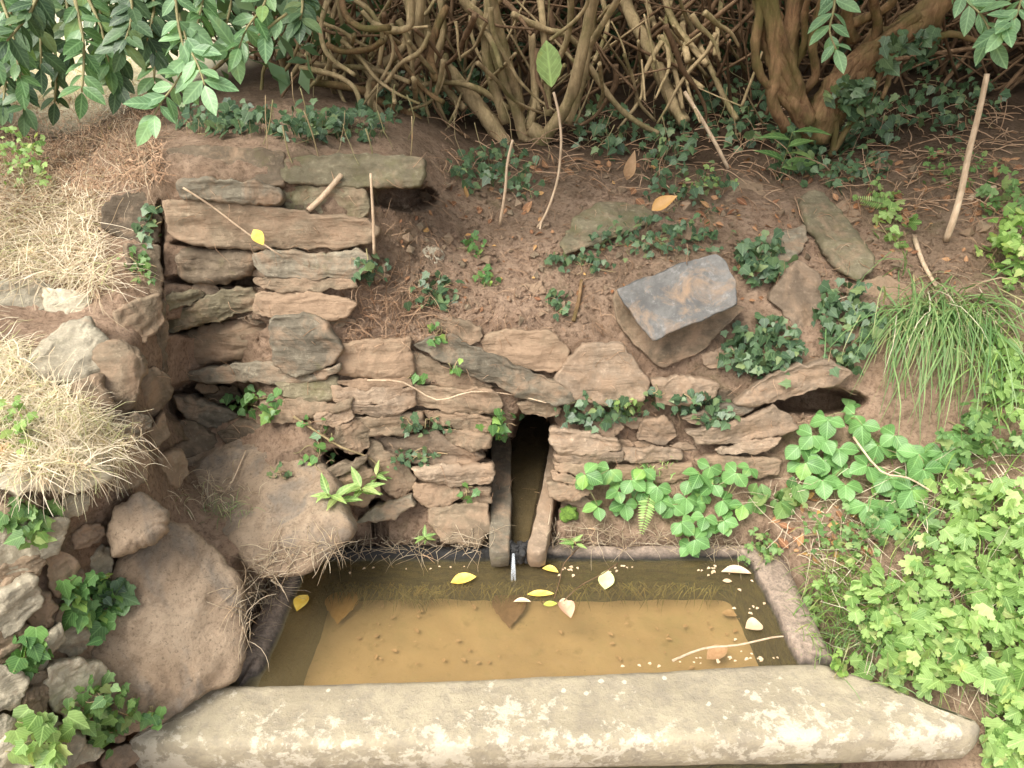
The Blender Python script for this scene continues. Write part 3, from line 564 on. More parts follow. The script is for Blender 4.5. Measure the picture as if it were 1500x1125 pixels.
LL = [
 ([(-20,418),(40,414),(70,420),(66,446),(20,460),(-20,458)], 'pale wall top stone at the left edge, uppermost', 'pale', dict(prot=.05, up=.7)),
 ([(72,424),(118,434),(128,446),(100,456),(74,448)], 'small pale stone right of the uppermost wall top stone', 'pale', dict(prot=.04, up=.7)),
 ([(38,524),(100,478),(126,470),(148,495),(151,530),(112,557),(60,545)], 'biggest pale wall top stone, sticking out of the dry grass', 'pale', dict(prot=.09, up=.5, rnd=.02)),
 ([(-20,706),(60,692),(140,684),(160,700),(104,716),(-20,718)], 'white flat ledge stone below the overhanging dry grass', 'pale', dict(prot=.09, up=.5, rnd=.008)),
 ([(57,762),(97,768),(80,800),(58,818)], 'small flaky stone above the bright ivy at left', 'pale', dict(prot=.05)),
 ([(-20,890),(20,868),(49,851),(58,888),(20,920),(-20,940)], 'pale slab at the left edge beside the bright ivy', 'pale', dict(prot=.06)),
 ([(76,802),(113,832),(98,874),(78,866)], 'stone left of the bright ivy clump', 'brown', dict(prot=.04)),
 ([(-20,800),(30,770),(60,800),(50,845),(10,860),(-20,860)], 'mossy stone at the left edge above the pale slab', 'pale', dict(prot=.03)),
 ([(57,964),(87,923),(92,942),(68,976)], 'narrow leaning stone below the bright ivy', 'pale', dict(prot=.05)),
 ([(86,984),(120,979),(150,984),(152,1000),(132,1044),(112,1064),(76,1014)], 'largest pale stone low on the left beside the great leaning slab', 'pale', dict(prot=.07)),
 ([(-20,985),(10,988),(38,999),(24,1032),(-20,1045)], 'pale stone at the left edge, one of three in the bottom corner', 'pale', dict(prot=.05)),
 ([(40,1022),(72,1012),(62,1062),(36,1052)], 'small stone squeezed between larger pale ones low on the left', 'brown', dict(prot=.04)),
 ([(-20,1055),(25,1060),(5,1098),(-20,1105)], 'pale stone at the left edge just above the corner', 'pale', dict(prot=.05)),
 ([(86,1072),(122,1085),(98,1130),(70,1120)], 'stone beside the ivy at the slab\'s left end', 'pale', dict(prot=.05)),
 ([(-10,1112),(50,1066),(64,1110),(20,1140),(-10,1140)], 'big pale stone in the bottom left corner', 'pale', dict(prot=.06)),
 ([(0,930),(45,925),(52,960),(20,985),(-10,975)], 'brownish stone at the left edge below the pale slab', 'brown', dict(prot=.03)),
 ([(95,900),(130,930),(128,972),(92,968),(80,930)], 'stone in the shade of the bright ivy', 'brown', dict(prot=.02)),
]
for poly, lab, mt, k in LL: stone(poly, lab, mt, name='wall_stone', group='pale stones of the near left wall', grow=12, back=(-.7, .5, -.3), tx=.6, **k)
FB = [(110,745,22,12),(30,745,24,10),(130,790,20,14),(140,700,20,10),(30,835,26,14),(110,860,14,18),(150,830,14,20),(20,955,22,14),(60,900,16,24),(105,940,22,16),(60,1000,18,12),(110,1010,14,20),(20,1020,20,10),(150,1040,18,16),(60,1075,20,12),(120,1110,26,12),(25,1090,18,12),(165,1075,16,14),(0,790,20,14),(85,985,12,14),(180,1110,22,14),(140,965,14,20),(10,870,20,10)]
for k, (u, v, a, b) in enumerate(FB):
    P = [(u + a * 1.25 * math.cos(t) * rng.uniform(.8, 1.15) , v + b * 1.2 * math.sin(t) * rng.uniform(.8, 1.15) - .35 * a * math.cos(t)) for t in np.linspace(0, 6.283, 8, endpoint=False)]
    stone(P, 'tan rubble filling the near left wall between its pale stones', ['pale', 'brown', 'pink'][k % 3], name='wall_stone', group='rubble between the pale stones of the near left wall', prot=.03, tx=.6, back=(-.7, .5, -.3), up=.3)
stone([(222,702),(250,672),(285,660),(335,648),(400,630),(450,648),(490,708),(512,768),(482,800),(442,832),(380,838),(340,802),(310,766),(270,752),(226,742)],
      'wide boulder coated in smooth brown earth behind the trough\'s left corner', 'boulder', name='boulder', cat='boulder', prot=.04, nb=1.0, thick=.2, rnd=.02, amp=.012, dome=.008, N_=120, strata=.002, jag=.004)
stone([(184,820),(215,790),(248,762),(278,776),(325,815),(356,850),(362,900),(358,960),(345,996),(312,1008),(240,1060),(180,1082),(140,1010),(132,950),(150,880)],
      'great leaning slab of smooth brown rock left of the trough', 'boulder', name='boulder', cat='boulder', Y=.985, n=(.5,-.66,.56), thick=.25, rnd=.018, amp=.007, dome=.01, N_=120, strata=.004, jag=.004, back=(-.5,.6,-.6))
stone([(166,812),(164,770),(172,742),(205,722),(240,752),(246,778),(225,795),(190,812)], 'rounded boulder perched on top of the great leaning slab', 'boulder', name='boulder', cat='boulder', Y=1.0, n=(.4,-.7,.6), thick=.13, rnd=.02, dome=.012, amp=.006, back=(-.5,.6,-.6))
# small flakes packed in the joints
k = 0
for poly_c in [(560,560),(505,575),(610,560),(735,612),(610,602),(640,600),(600,640),(520,640),(395,540),(300,570),(560,612),(470,600),(430,600),(612,700),(820,640),(912,650),(1000,655),(1090,665),(955,655),(930,620),(1060,580),(870,600),(850,735),(720,560),(540,400),(380,400),(370,470),(500,470),(300,425),(420,300)]:
    u, v = poly_c; w_ = rng.uniform(14, 30); h_ = rng.uniform(3.5, 8); P = []
    for a in np.linspace(0, 6.283, 8, endpoint=False): P.append((u + w_ * math.cos(a) * rng.uniform(.8, 1.1), v + h_ * math.sin(a) * rng.uniform(.8, 1.1) + .12 * w_ * math.cos(a)))
    stone(P, 'thin flake of stone wedged in a joint of the wall', ['brown', 'pink', 'dark'][k % 3], name='stone_flake', group='thin flakes wedged in the wall joints', prot=.03, thick=.06, rnd=.004, N_=28); k += 1

# ---------------------------------------------------------------- trough
def rounded_quad(C4, r, z, per=14, side=26):
    C4 = [np.array(c[:2], float) for c in C4]; out = []
    for i in range(4):
        p, c, q = C4[i - 1], C4[i], C4[(i + 1) % 4]
        a = c + (p - c) / np.linalg.norm(p - c) * r; b = c + (q - c) / np.linalg.norm(q - c) * r
        for t in np.linspace(0, 1, per): out.append((1 - t) ** 2 * a + 2 * t * (1 - t) * c + t * t * b)
        q2 = C4[(i + 1) % 4]; nb_ = q2 + (c - q2) / np.linalg.norm(c - q2) * r
        for t in np.linspace(0, 1, side + 2)[1:-1]: out.append(b * (1 - t) + nb_ * t)
    return np.array([(x, y, z) for x, y in out])
ZR = 0.40; ZW = 0.376; ZS = 0.272
cBL, cBR, cFR, cFL = [atz(u, v, ZR)[:2] for u, v in ((448, 809), (1098, 809), (1174, 972), (366, 1006))]
cFR = cFR + np.array([.004, -.02]); cFL = cFL + np.array([-.002, -.02])
cen = (cBL + cBR + cFR + cFL) / 4
def off(c4, dl, dr, db, df):
    bl, br, fr, fl = [c.copy() for c in c4]
    bl += (-dl, db); fl += (-dl, -df); br += (dr, db); fr += (dr, -df); return [bl, br, fr, fl]
Q0 = [cBL, cBR, cFR, cFL]
loops = [rounded_quad(off(Q0, .055, .075, .035, .10), .05, .05), rounded_quad(off(Q0, .055, .075, .035, .10), .05, ZR - .03),
         rounded_quad(off(Q0, .048, .070, .030, .09), .05, ZR - .008), rounded_quad(off(Q0, .035, .052, .022, .07), .045, ZR - .001), rounded_quad(off(Q0, .014, .014, .010, .01), .04, ZR - .001),
         rounded_quad(off(Q0, .004, .004, .003, .004), .037, ZR - .005), rounded_quad(Q0, .035, ZR - .014), rounded_quad(off(Q0, -.006, -.004, -.003, 0), .035, ZW),
         rounded_quad(off(Q0, -.035, -.02, -.012, 0), .035, (ZW + ZS) / 2), rounded_quad(off(Q0, -.055, -.035, -.02, 0), .03, ZS - .02), rounded_quad(off(Q0, -.2, -.2, -.1, -.1), .03, ZS - .03)]
V = np.vstack(loops); nL = len(loops[0]); F = []
for i in range(len(V)):
    if V[i][2] > ZW + .003 and V[i][1] < 1.045 - .035 * (V[i][0] < -.3): V[i][2] = min(V[i][2], ZW + .006) - .004
    p = Vector(V[i]); sc_ = 1 if V[i][2] > .1 else 0
    d = noise.noise_vector(p * 9) * 0.005 + noise.noise_vector(p * 34) * 0.0028
    V[i] += np.array(d) * sc_
for k in range(len(loops) - 1):
    for i in range(nL):
        j = (i + 1) % nL; F.append((k * nL + i, (k + 1) * nL + i, (k + 1) * nL + j, k * nL + j))
F.append(tuple((len(loops) - 1) * nL + i for i in range(nL - 1, -1, -1)))
def trough_mat():
    m, t, n, l = newmat('trough_stone'); g = N(t, 'ShaderNodeNewGeometry'); vec = g.outputs['Position']
    sx = N(t, 'ShaderNodeSeparateXYZ'); l.new(vec, sx.inputs[0])
    a = noise_n(t, vec, 14, 8, .7); f = noise_n(t, vec, 90, 7, .75)
    dry = mix(t, ramp(t, a, [(.35, 0), (.65, 1)]), (.27, .20, .15), (.44, .34, .26))
    dry = mix(t, ramp(t, f, [(.4, .6), (.58, 0)]), dry, (.10, .08, .06))
    mp = N(t, 'ShaderNodeMapping'); mp.inputs['Scale'].default_value = (26, 26, 90); l.new(vec, mp.inputs[0])
    alg = noise_n(t, mp.outputs[0], 1, 8, .75, 1.0)
    wet = mix(t, ramp(t, alg, [(.36, 0), (.66, 1)]), (.012, .011, .006), (.10, .085, .028))
    # the black tide mark starts a little above the water; the shelf at the shallow left is silted
    hgt = math_n(t, 'ADD', sx.outputs[2], math_n(t, 'MULTIPLY', a, .02))
    hgt = math_n(t, 'SUBTRACT', hgt, math_n(t, 'MULTIPLY', ramp(t, math_n(t, 'MULTIPLY_ADD', sx.outputs[0], -6, .9), [(0, .25), (1, 1)]), math_n(t, 'MULTIPLY', ramp(t, math_n(t, 'MULTIPLY_ADD', sx.outputs[1], 14, -17.6), [(0, .15), (1, 1)]), .03)))
    k = ramp(t, math_n(t, 'MULTIPLY_ADD', hgt, 30, -11.52), [(0, 1), (.55, 0)])
    lf = ramp(t, math_n(t, 'MULTIPLY_ADD', sx.outputs[0], -14, -5.4), [(0, 0), (1, 1)])
    wet = mix(t, math_n(t, 'MULTIPLY', lf, .85), wet, (.25, .20, .10))
    up_ = ramp(t, math_n(t, 'MULTIPLY_ADD', sx.outputs[2], 100, -37.6), [(0, 0), (.8, 1)]); wet = mix(t, up_, wet, (.012, .011, .010))
    base = mix(t, k, dry, wet)
    p = N(t, 'ShaderNodeBsdfPrincipled'); l.new(base, p.inputs[0]); l.new(ramp(t, k, [(0, .85), (1, .5)]), p.inputs['Roughness'])
    l.new(bumpn(t, f, .8, .006, bumpn(t, a, .7, .015)), p.inputs['Normal'])
    o = N(t, 'ShaderNodeOutputMaterial'); l.new(p.outputs[0], o.inputs[0]); return m
M['trough'] = trough_mat()
tr = empty('stone_trough', (cen[0], cen[1], .05), 'old rectangular stone trough full of clear water with a yellow silt bed', 'trough')
reg(link('basin', V, F, M['trough'], tr))
# the thick front slab
SP = [(306,1003),(340,1001),(374,1002),(640,995),(900,984),(1166,970),(1205,970),(1260,990),(1340,1018),(1405,1042),(1432,1054),(1438,1064),(1425,1074),(1150,1082),(800,1088),(450,1091),(200,1092),(184,1086),(196,1074),(240,1042)]
W = np.array([atz(u, v, ZR) for u, v in SP])
def slab_mesh():
    W2 = resample(W, 220); c = W2.mean(0); V = []; nn = len(W2)
    d = np.roll(W2, -1, 0) - np.roll(W2, 1, 0); nrm = np.stack([d[:, 1], -d[:, 0]], 1); nrm /= np.linalg.norm(nrm, axis=1)[:, None]
    if ((W2[:, :2] - c[:2]) * nrm).sum() < 0: nrm = -nrm
    prof = [(-.004, -.078), (.0, -.07), (.004, -.05), (.003, -.03), (.001, -.012), (-.004, -.004), (-.012, -.0005)]
    rings = []
    for o_, z in prof:
        P = W2.copy(); P[:, :2] += nrm * o_; P[:, 2] += z + .002; rings.append(P)
    # medial spine in x
    inner = rings[-1]; xs = inner[:, 0]; x0, x1 = xs.min() + .10, xs.max() - .10
    def midy(x): return np.interp(x, [-.7, 0, .75], [.925, .955, .955])
    sp_ = np.stack([np.clip(xs, x0, x1), midy(np.clip(xs, x0, x1)), np.full(nn, ZR + .002)], 1)
    for s in (.86, .7, .54, .38, .2, .08, 0): rings.append(sp_ + (inner - sp_) * s)
    V = np.vstack(rings)
    for i in range(len(V)):
        p = Vector(V[i]); a = noise.fractal(p * 8, 1, 2.1, 5) * .0022 + noise.noise(p * 60) * .0012
        h = noise.noise_vector(p * 30) * .0012 + noise.noise_vector(p * 7) * .002
        if i >= len(rings[0]) * 12: h = h * 0
        V[i] += np.array((h.x, h.y, a))
    F = []
    for k in range(len(rings) - 1):
        for i in range(nn):
            j = (i + 1) % nn; F.append((k * nn + i, k * nn + j, (k + 1) * nn + j, (k + 1) * nn + i))
    F.append(tuple(range(nn - 1, -1, -1)))
    f0 = rings[4]; s = sum(np.cross(f0[i] - f0[0], f0[i + 1] - f0[0])[2] for i in range(1, nn - 1))
    if s < 0: F = [tuple(reversed(f)) for f in F]
    return V, F
V, F = slab_mesh()
s_ = reg(link('front_slab', V, F, M['slab'], tr)); s_['label'] = 'thick pale front slab blotched with lichen'
# sediment and water
def grid_in(c4, z, nx, ny, fn):
    bl, br, fr, fl = c4; V = []
    for j in range(ny + 1):
        for i in range(nx + 1):
            s, t = i / nx, j / ny; p = (bl * (1 - s) + br * s) * (1 - t) + (fl * (1 - s) + fr * s) * t
            V.append((p[0], p[1], z + fn(p[0], p[1])))
    F = [(j * (nx + 1) + i, (j + 1) * (nx + 1) + i, (j + 1) * (nx + 1) + i + 1, j * (nx + 1) + i + 1) for j in range(ny) for i in range(nx)]
    return V, F
def silt_mat():
    m, t, n, l = newmat('silt'); g = N(t, 'ShaderNodeNewGeometry'); vec = g.outputs['Position']
    a = noise_n(t, vec, 5, 5, .55); f = noise_n(t, vec, 26, 5, .6)
    b = mix(t, ramp(t, a, [(.35, 0), (.65, 1)]), (.31, .205, .10), (.39, .265, .135))
    b = mix(t, ramp(t, f, [(.58, 0), (.74, .6)]), b, (.20, .14, .06)); b = mix(t, ramp(t, noise_n(t, vec, 9, 8, .75, .6), [(.5, 0), (.7, .45)]), b, (.25, .21, .09)); b = mix(t, ramp(t, noise_n(t, vec, 150, 4, .7), [(.64, 0), (.72, .7)]), b, (.12, .08, .04))
    p = N(t, 'ShaderNodeBsdfPrincipled'); l.new(b, p.inputs[0]); p.inputs['Roughness'].default_value = .95
    l.new(bumpn(t, f, .25, .01), p.inputs['Normal'])
    o = N(t, 'ShaderNodeOutputMaterial'); l.new(p.outputs[0], o.inputs[0]); return m
M['silt'] = silt_mat()
V, F = grid_in(off(Q0, -.02, -.01, 0, 0), ZS, 60, 30, lambda x, y: noise.noise(Vector((x * 5, y * 5, 0))) * .006 + noise.noise(Vector((x * 22, y * 22, 4))) * .005 + max(0, .03 - abs(x + .50)) * .6)
silt = reg(tag(link('silt_bed', V, F, M['silt'], None, True, None, (cen[0], cen[1], ZS)), kind='structure'))
def water_mat():
    m, t, n, l = newmat('water'); g = N(t, 'ShaderNodeNewGeometry')
    fr = N(t, 'ShaderNodeFresnel'); fr.inputs['IOR'].default_value = 1.33
    b = bumpn(t, noise_n(t, g.outputs['Position'], 30, 3, .5), .22, .01); l.new(b, fr.inputs['Normal'])
    tp = N(t, 'ShaderNodeBsdfTransparent'); tp.inputs[0].default_value = (.95, .92, .80, 1)
    gl = N(t, 'ShaderNodeBsdfGlossy'); gl.inputs['Roughness'].default_value = .04; l.new(b, gl.inputs['Normal'])
    df = N(t, 'ShaderNodeBsdfDiffuse'); df.inputs[0].default_value = (.33, .26, .14, 1); m0 = N(t, 'ShaderNodeMixShader'); m0.inputs[0].default_value = .15   # suspended silt
    l.new(tp.outputs[0], m0.inputs[1]); l.new(df.outputs[0], m0.inputs[2])
    ms = N(t, 'ShaderNodeMixShader'); l.new(fr.outputs[0], ms.inputs[0]); l.new(m0.outputs[0], ms.inputs[1]); l.new(gl.outputs[0], ms.inputs[2])
    o = N(t, 'ShaderNodeOutputMaterial'); l.new(ms.outputs[0], o.inputs[0]); return m
M['water'] = water_mat()
wl = rounded_quad(off(Q0, .004, .004, .003, .004), .035, ZW)
water = tag(link('water', wl, [tuple(range(len(wl) - 1, -1, -1))], M['water'], None, False, None, (cen[0], cen[1], ZW)), kind='structure')

# ---------------------------------------------------------------- spout channel
ch = empty('spout_channel', atz(765, 800, .40), 'narrow stone water channel coming out of the dark hole in the wall', 'water spout')
ZC = .445
def plank(poly, z, thick, name, label, mat, nsub=48, **k):
    W = np.array([atz(u, v, z) for u, v in poly]); V, F = rock_mesh(W, np.array([0, 0, 1.0]), (0, 0, -1), thick, N_=nsub, cut=.08, **k)
    o = reg(link(name, V, F, M[mat], ch)); 
    if label: o['label'] = label
plank([(719,640),(748,628),(749,720),(747,806),(716,808),(718,720)], ZC, .07, 'rail', 'straight left rail', 'grey', rnd=.006, amp=.002, strata=.002, jag=.0012)
plank([(806,640),(815,640),(817,705),(812,735),(799,808),(771,805),(786,745),(797,700)], ZC, .07, 'rail', 'worn right rail leaning outwards', 'pink', rnd=.006, amp=.003, strata=.002, jag=.0018)
plank([(742,610),(812,610),(802,700),(790,806),(738,808),(742,700)], ZC - .045, .05, 'channel_floor', None, 'wetfloor', rnd=.006, amp=.003)
# black moss tongue at the lip
def blob(cx, cy, cz, rx, ry, rz, mat, name, parent=None, seed=0, amp=.35, lump=30):
    bm = bmesh.new(); bmesh.ops.create_icosphere(bm, subdivisions=4, radius=1)
    V = []
    for v in bm.verts:
        p = Vector((v.co.x * rx, v.co.y * ry, v.co.z * rz)); q = p + Vector((cx, cy, cz))
        s = 1 + noise.fractal(q * lump + Vector((seed, 0, 0)), 1, 2.2, 4) * amp
        V.append((cx + p.x * s, cy + p.y * s, cz + p.z * s))
    F = [tuple(x.index for x in f.verts) for f in bm.faces]; bm.free()
    return link(name, V, F, M[mat], parent)
c_ = atz(756, 806, .40)
for kx, (dx, dy, dz, r_) in enumerate([(-.026, -.014, .012, .014), (-.012, -.022, .016, .015), (.004, -.026, .012, .015), (.018, -.02, .014, .014), (.03, -.01, .010, .013), (-.034, -.004, .0, .012), (.0, -.022, -.006, .014), (.02, -.018, -.008, .012), (-.02, -.018, -.008, .013), (.036, .0, -.004, .010)]):
    blob(c_[0] + dx, c_[1] + dy, .408 + dz, r_ * 1.1, r_ * .9, r_, 'blackmoss', 'wet_moss', ch, kx * 3.3, .9, 90)
o = blob(*atz(833, 752, .455), .022, .022, .016, 'moss', 'moss_cushion', None, 4, .5, 60); tag(o, 'bright green moss cushion at the foot of the right rail', 'moss')
# trickle
tk = MB()
def tube_pts(P, r, seg=6, var=.5, mb=None, r2=None):
    P = np.asarray(P, float); n = len(P); r2 = r if r2 is None else r2
    T = np.gradient(P, axis=0); T /= np.linalg.norm(T, axis=1)[:, None] + 1e-12
    a = np.array([0, 0, 1.0]) if abs(T[0][2]) < .9 else np.array([1.0, 0, 0]); V = []
    u = np.cross(T[0], a); u /= np.linalg.norm(u)
    for i in range(n):
        u = u - T[i] * (u @ T[i]); u /= np.linalg.norm(u) + 1e-12; w_ = np.cross(T[i], u); rr = r + (r2 - r) * i / max(1, n - 1)
        if hasattr(rr, '__len__'): rr = rr[i]
        for k in range(seg):
            th = 2 * math.pi * k / seg; V.append(P[i] + rr * (math.cos(th) * u + math.sin(th) * w_))
    F = [(i * seg + k, i * seg + (k + 1) % seg, (i + 1) * seg + (k + 1) % seg, (i + 1) * seg + k) for i in range(n - 1) for k in range(seg)]
    F.append(tuple(range(seg - 1, -1, -1))); F.append(tuple((n - 1) * seg + k for k in range(seg)))
    mb.add(V, F, var)
def gm():
    m, t, n, l = newmat('falling_water'); p = N(t, 'ShaderNodeBsdfPrincipled'); p.inputs['Base Color'].default_value = (.75, .8, .85, 1); p.inputs['Roughness'].default_value = .08
    tp = N(t, 'ShaderNodeBsdfTransparent'); ms = N(t, 'ShaderNodeMixShader'); ms.inputs[0].default_value = .26
    l.new(tp.outputs[0], ms.inputs[1]); l.new(p.outputs[0], ms.inputs[2]); o = N(t, 'ShaderNodeOutputMaterial'); l.new(ms.outputs[0], o.inputs[0]); return m
M['fall'] = gm()
b0 = atz(752, 810, .405) + np.array([0, -.036, .018])
for k in range(5):
    dx = (k - 2) * .0019; tube_pts([b0 + (dx * .5, .01, .004), b0 + (dx * .7, -.012, -.004), b0 + (dx, -.016, -.024), b0 + (dx * 1.3 + rng.normal(0, .002), -.018, -.049)], .0011, 6, .5, tk, .0019)
o = tk.build('water_trickle', M['fall']); tag(o, 'thin trickle of water falling from the spout into the trough', 'water trickle')
# wet floor film in the channel
V = [atz(748, 640, .405), atz(803, 640, .405), atz(772, 800, .405), atz(746, 802, .405)]
tag(link('water', V, [(0, 3, 2, 1)], M['water'], None, False), kind='structure')
# ---------------------------------------------------------------- plants: everything below stands on what was built above
def _bvh():
    V = np.vstack(ALLV); F = []; o = 0
    for v, f in zip(ALLV, ALLF): F += [tuple(i + o for i in q) for q in f]; o += len(v)
    return BVHTree.FromPolygons(V.tolist(), F)
TREE = _bvh(); GTREE = BVHTree.FromPolygons(GV.tolist(), GF)
def on_soil(u, v, dist):
    d = ray(u, v); r = GTREE.ray_cast(Vector(CAM), Vector(d / np.linalg.norm(d)), 30)
    return r[0] is not None and r[3] - dist < .012
def hit(u, v):
    d = ray(u, v); d = d / np.linalg.norm(d); p, n, i, dist = TREE.ray_cast(Vector(CAM), Vector(d), 30)
    if p is None: return at(u, v, 4.0), np.array([0, -.5, .8]), 4.0
    n = np.array(n); n = n if n @ d < 0 else -n
    return np.array(p), n, dist
def unit(a): return np.asarray(a, float) / (np.linalg.norm(a) + 1e-12)
def drop(u, v, r=8):
    """a point on the surface, steadied against gaps"""
    return hit(u, v)
# leaf templates: along +y from 0 to 1, normal +z
def T_ovate(w=.5, n=5, fold=.12, droop=.18, belly=.42, tip=1.0, serr=0):
    V = []; F = []
    for i in range(n + 1):
        t = i / n; hw = w * .5 * (math.sin(math.pi * min(1, (t / belly) * .5)) if t < belly else math.cos(math.pi * .5 * ((t - belly) / (1 - belly)) ** tip))
        if serr and 0 < i < n: hw *= 1 + serr * (1 if i % 2 else -1)
        z = -droop * t * t; V += [(-hw, t - (serr * .4 if i % 2 else 0), z + fold * hw), (0, t, z), (hw, t - (serr * .4 if i % 2 else 0), z + fold * hw)]
    for i in range(n):
        a = i * 3; F += [(a, a + 1, a + 4, a + 3), (a + 1, a + 2, a + 5, a + 4)]
    return np.array(V), F
def T_star(out, droop=.15, fold=.1):
    V = [(0, .38, 0.0)] + [(x, y, -droop * ((y - .3) ** 2 + x * x) + fold * abs(x) * .5) for x, y in out]; n = len(out)
    return np.array(V), [(0, 1 + i, 1 + (i + 1) % n) for i in range(n)]
_ivy = [(0, 0), (.16, -.08), (.38, -.02), (.36, .16), (.56, .36), (.33, .42), (.24, .62), (.10, .82), (0, 1)]
IVY = T_star(_ivy + [(-x, y) for x, y in _ivy[-2:0:-1]])
IVY2 = T_star([(0, 0), (.2, -.06), (.36, .1), (.42, .34), (.27, .5), (.14, .78), (0, .95)] + [(-x, y) for x, y in [(.14, .78), (.27, .5), (.42, .34), (.36, .1), (.2, -.06)]])
def _lob():
    o = []
    for a0 in (-62, 0, 62):
        for da, r in ((-30, .5), (-22, .8), (-14, .78), (-8, .95), (0, .9), (8, .95), (14, .78), (22, .8), (30, .5)):
            a = R(a0 + da); o.append((math.sin(a) * r * .75, .22 + math.cos(a) * r * .8))
    o = [(0, 0), (-.3, -.02)] + o + [(.3, -.02)]
    return o
LOBED = T_star(_lob(), .22, .12)
SERR = T_ovate(.86, 20, .26, .28, .52, 1.25, .055)
PRIV = T_ovate(.46, 7, .22, .18, .45, 1.25)
WIDE = T_ovate(.62, 8, .15, .22, .4, 1.2)
THIN = T_ovate(.22, 5, .2, .35, .4)
def place(mb, T, p, d, n, s, var=None, sx=1.0):
    d = unit(d); n = np.asarray(n, float); n = unit(n - d * (n @ d)); x = np.cross(d, n)
    V = T[0] * s; W = np.outer(V[:, 0] * sx, x) + np.outer(V[:, 1], d) + np.outer(V[:, 2], n) + p
    lc = np.zeros((len(V), 3)); lc[:, :2] = T[0][:, :2]; mb.add(W, T[1], rng.random() if var is None else var, lc)
def rv(s=1.0): return rng.normal(0, s, 3)
def tube(mb, P, r, r2=None, seg=5, var=.5, sub=3):
    P = np.asarray(P, float)
    if sub > 1 and len(P) > 2:
        t = np.arange(len(P)); tt = np.linspace(0, len(P) - 1, (len(P) - 1) * sub + 1); Q = []
        for x in tt:   # Catmull-Rom
            i = min(int(x), len(P) - 2); f = x - i; p0 = P[max(i - 1, 0)]; p1 = P[i]; p2 = P[i + 1]; p3 = P[min(i + 2, len(P) - 1)]
            Q.append(.5 * (2 * p1 + (p2 - p0) * f + (2 * p0 - 5 * p1 + 4 * p2 - p3) * f * f + (3 * p1 - p0 - 3 * p2 + p3) * f ** 3))
        P = np.array(Q)
    tube_pts(P, r, seg, var, mb, r2)
def clump(u, v, ru, rv_, n, size, mat, name, label, cat, tmpl=(IVY, IVY2), lift=.03, up=.55, toward=.35, jit=.4, group=None, vines=2, stemmat='stem', poly=None, down=.7):
    base, _, _ = hit(u, v); e = empty(name, base, label, cat, group); f = MB(); s = MB()
    for i in range(n):
        for _ in range(20):
            a = rng.uniform(0, 6.283); r = math.sqrt(rng.random()); uu, vv = u + math.cos(a) * r * ru, v + math.sin(a) * r * rv_
            if rng.random() > r ** 3 * .6: break
        p, nn, dist = hit(uu, vv)
        if dist > 1.12 * np.linalg.norm(base - CAM) + .12: continue
        h = rng.uniform(.002, lift); q = p + nn * h + rv(.002)
        view = unit(CAM - q); nr = unit(nn * .35 + np.array([0, 0, up]) + view * toward + rv(jit))
        dd = unit(np.array([rng.normal(0, .8), -.35, -down]) + rv(.35)); sz = size * rng.uniform(.45, 1.2)
        place(f, tmpl[rng.integers(len(tmpl))], q - dd * sz * .4, dd, nr, sz, None, rng.uniform(.8, 1.15))
        if i % 3 == 0: tube(s, [p, (p + q) / 2 + rv(.003), q - dd * sz * .4], .0007, .0005, 3, rng.random(), 1)
    for k in range(vines):
        a = rng.uniform(0, 3.14); P = []
        for t in np.linspace(-1, 1, 7):
            uu = u + math.cos(a) * t * ru + rng.normal(0, ru * .1); vv = v + math.sin(a) * t * rv_ + rng.normal(0, rv_ * .1); p, nn, dist = hit(uu, vv)
            if dist < 1.1 * np.linalg.norm(base - CAM) + .1: P.append(p + nn * rng.uniform(.003, .012))
        if len(P) > 2: tube(s, P, .0014, .0009, 4, rng.uniform(.3, .9))
    f.build('foliage', M[mat], e); s.build('stem', M[stemmat], e); return e
LATE = []
IG = 'ivy patches on the wall and the bank'
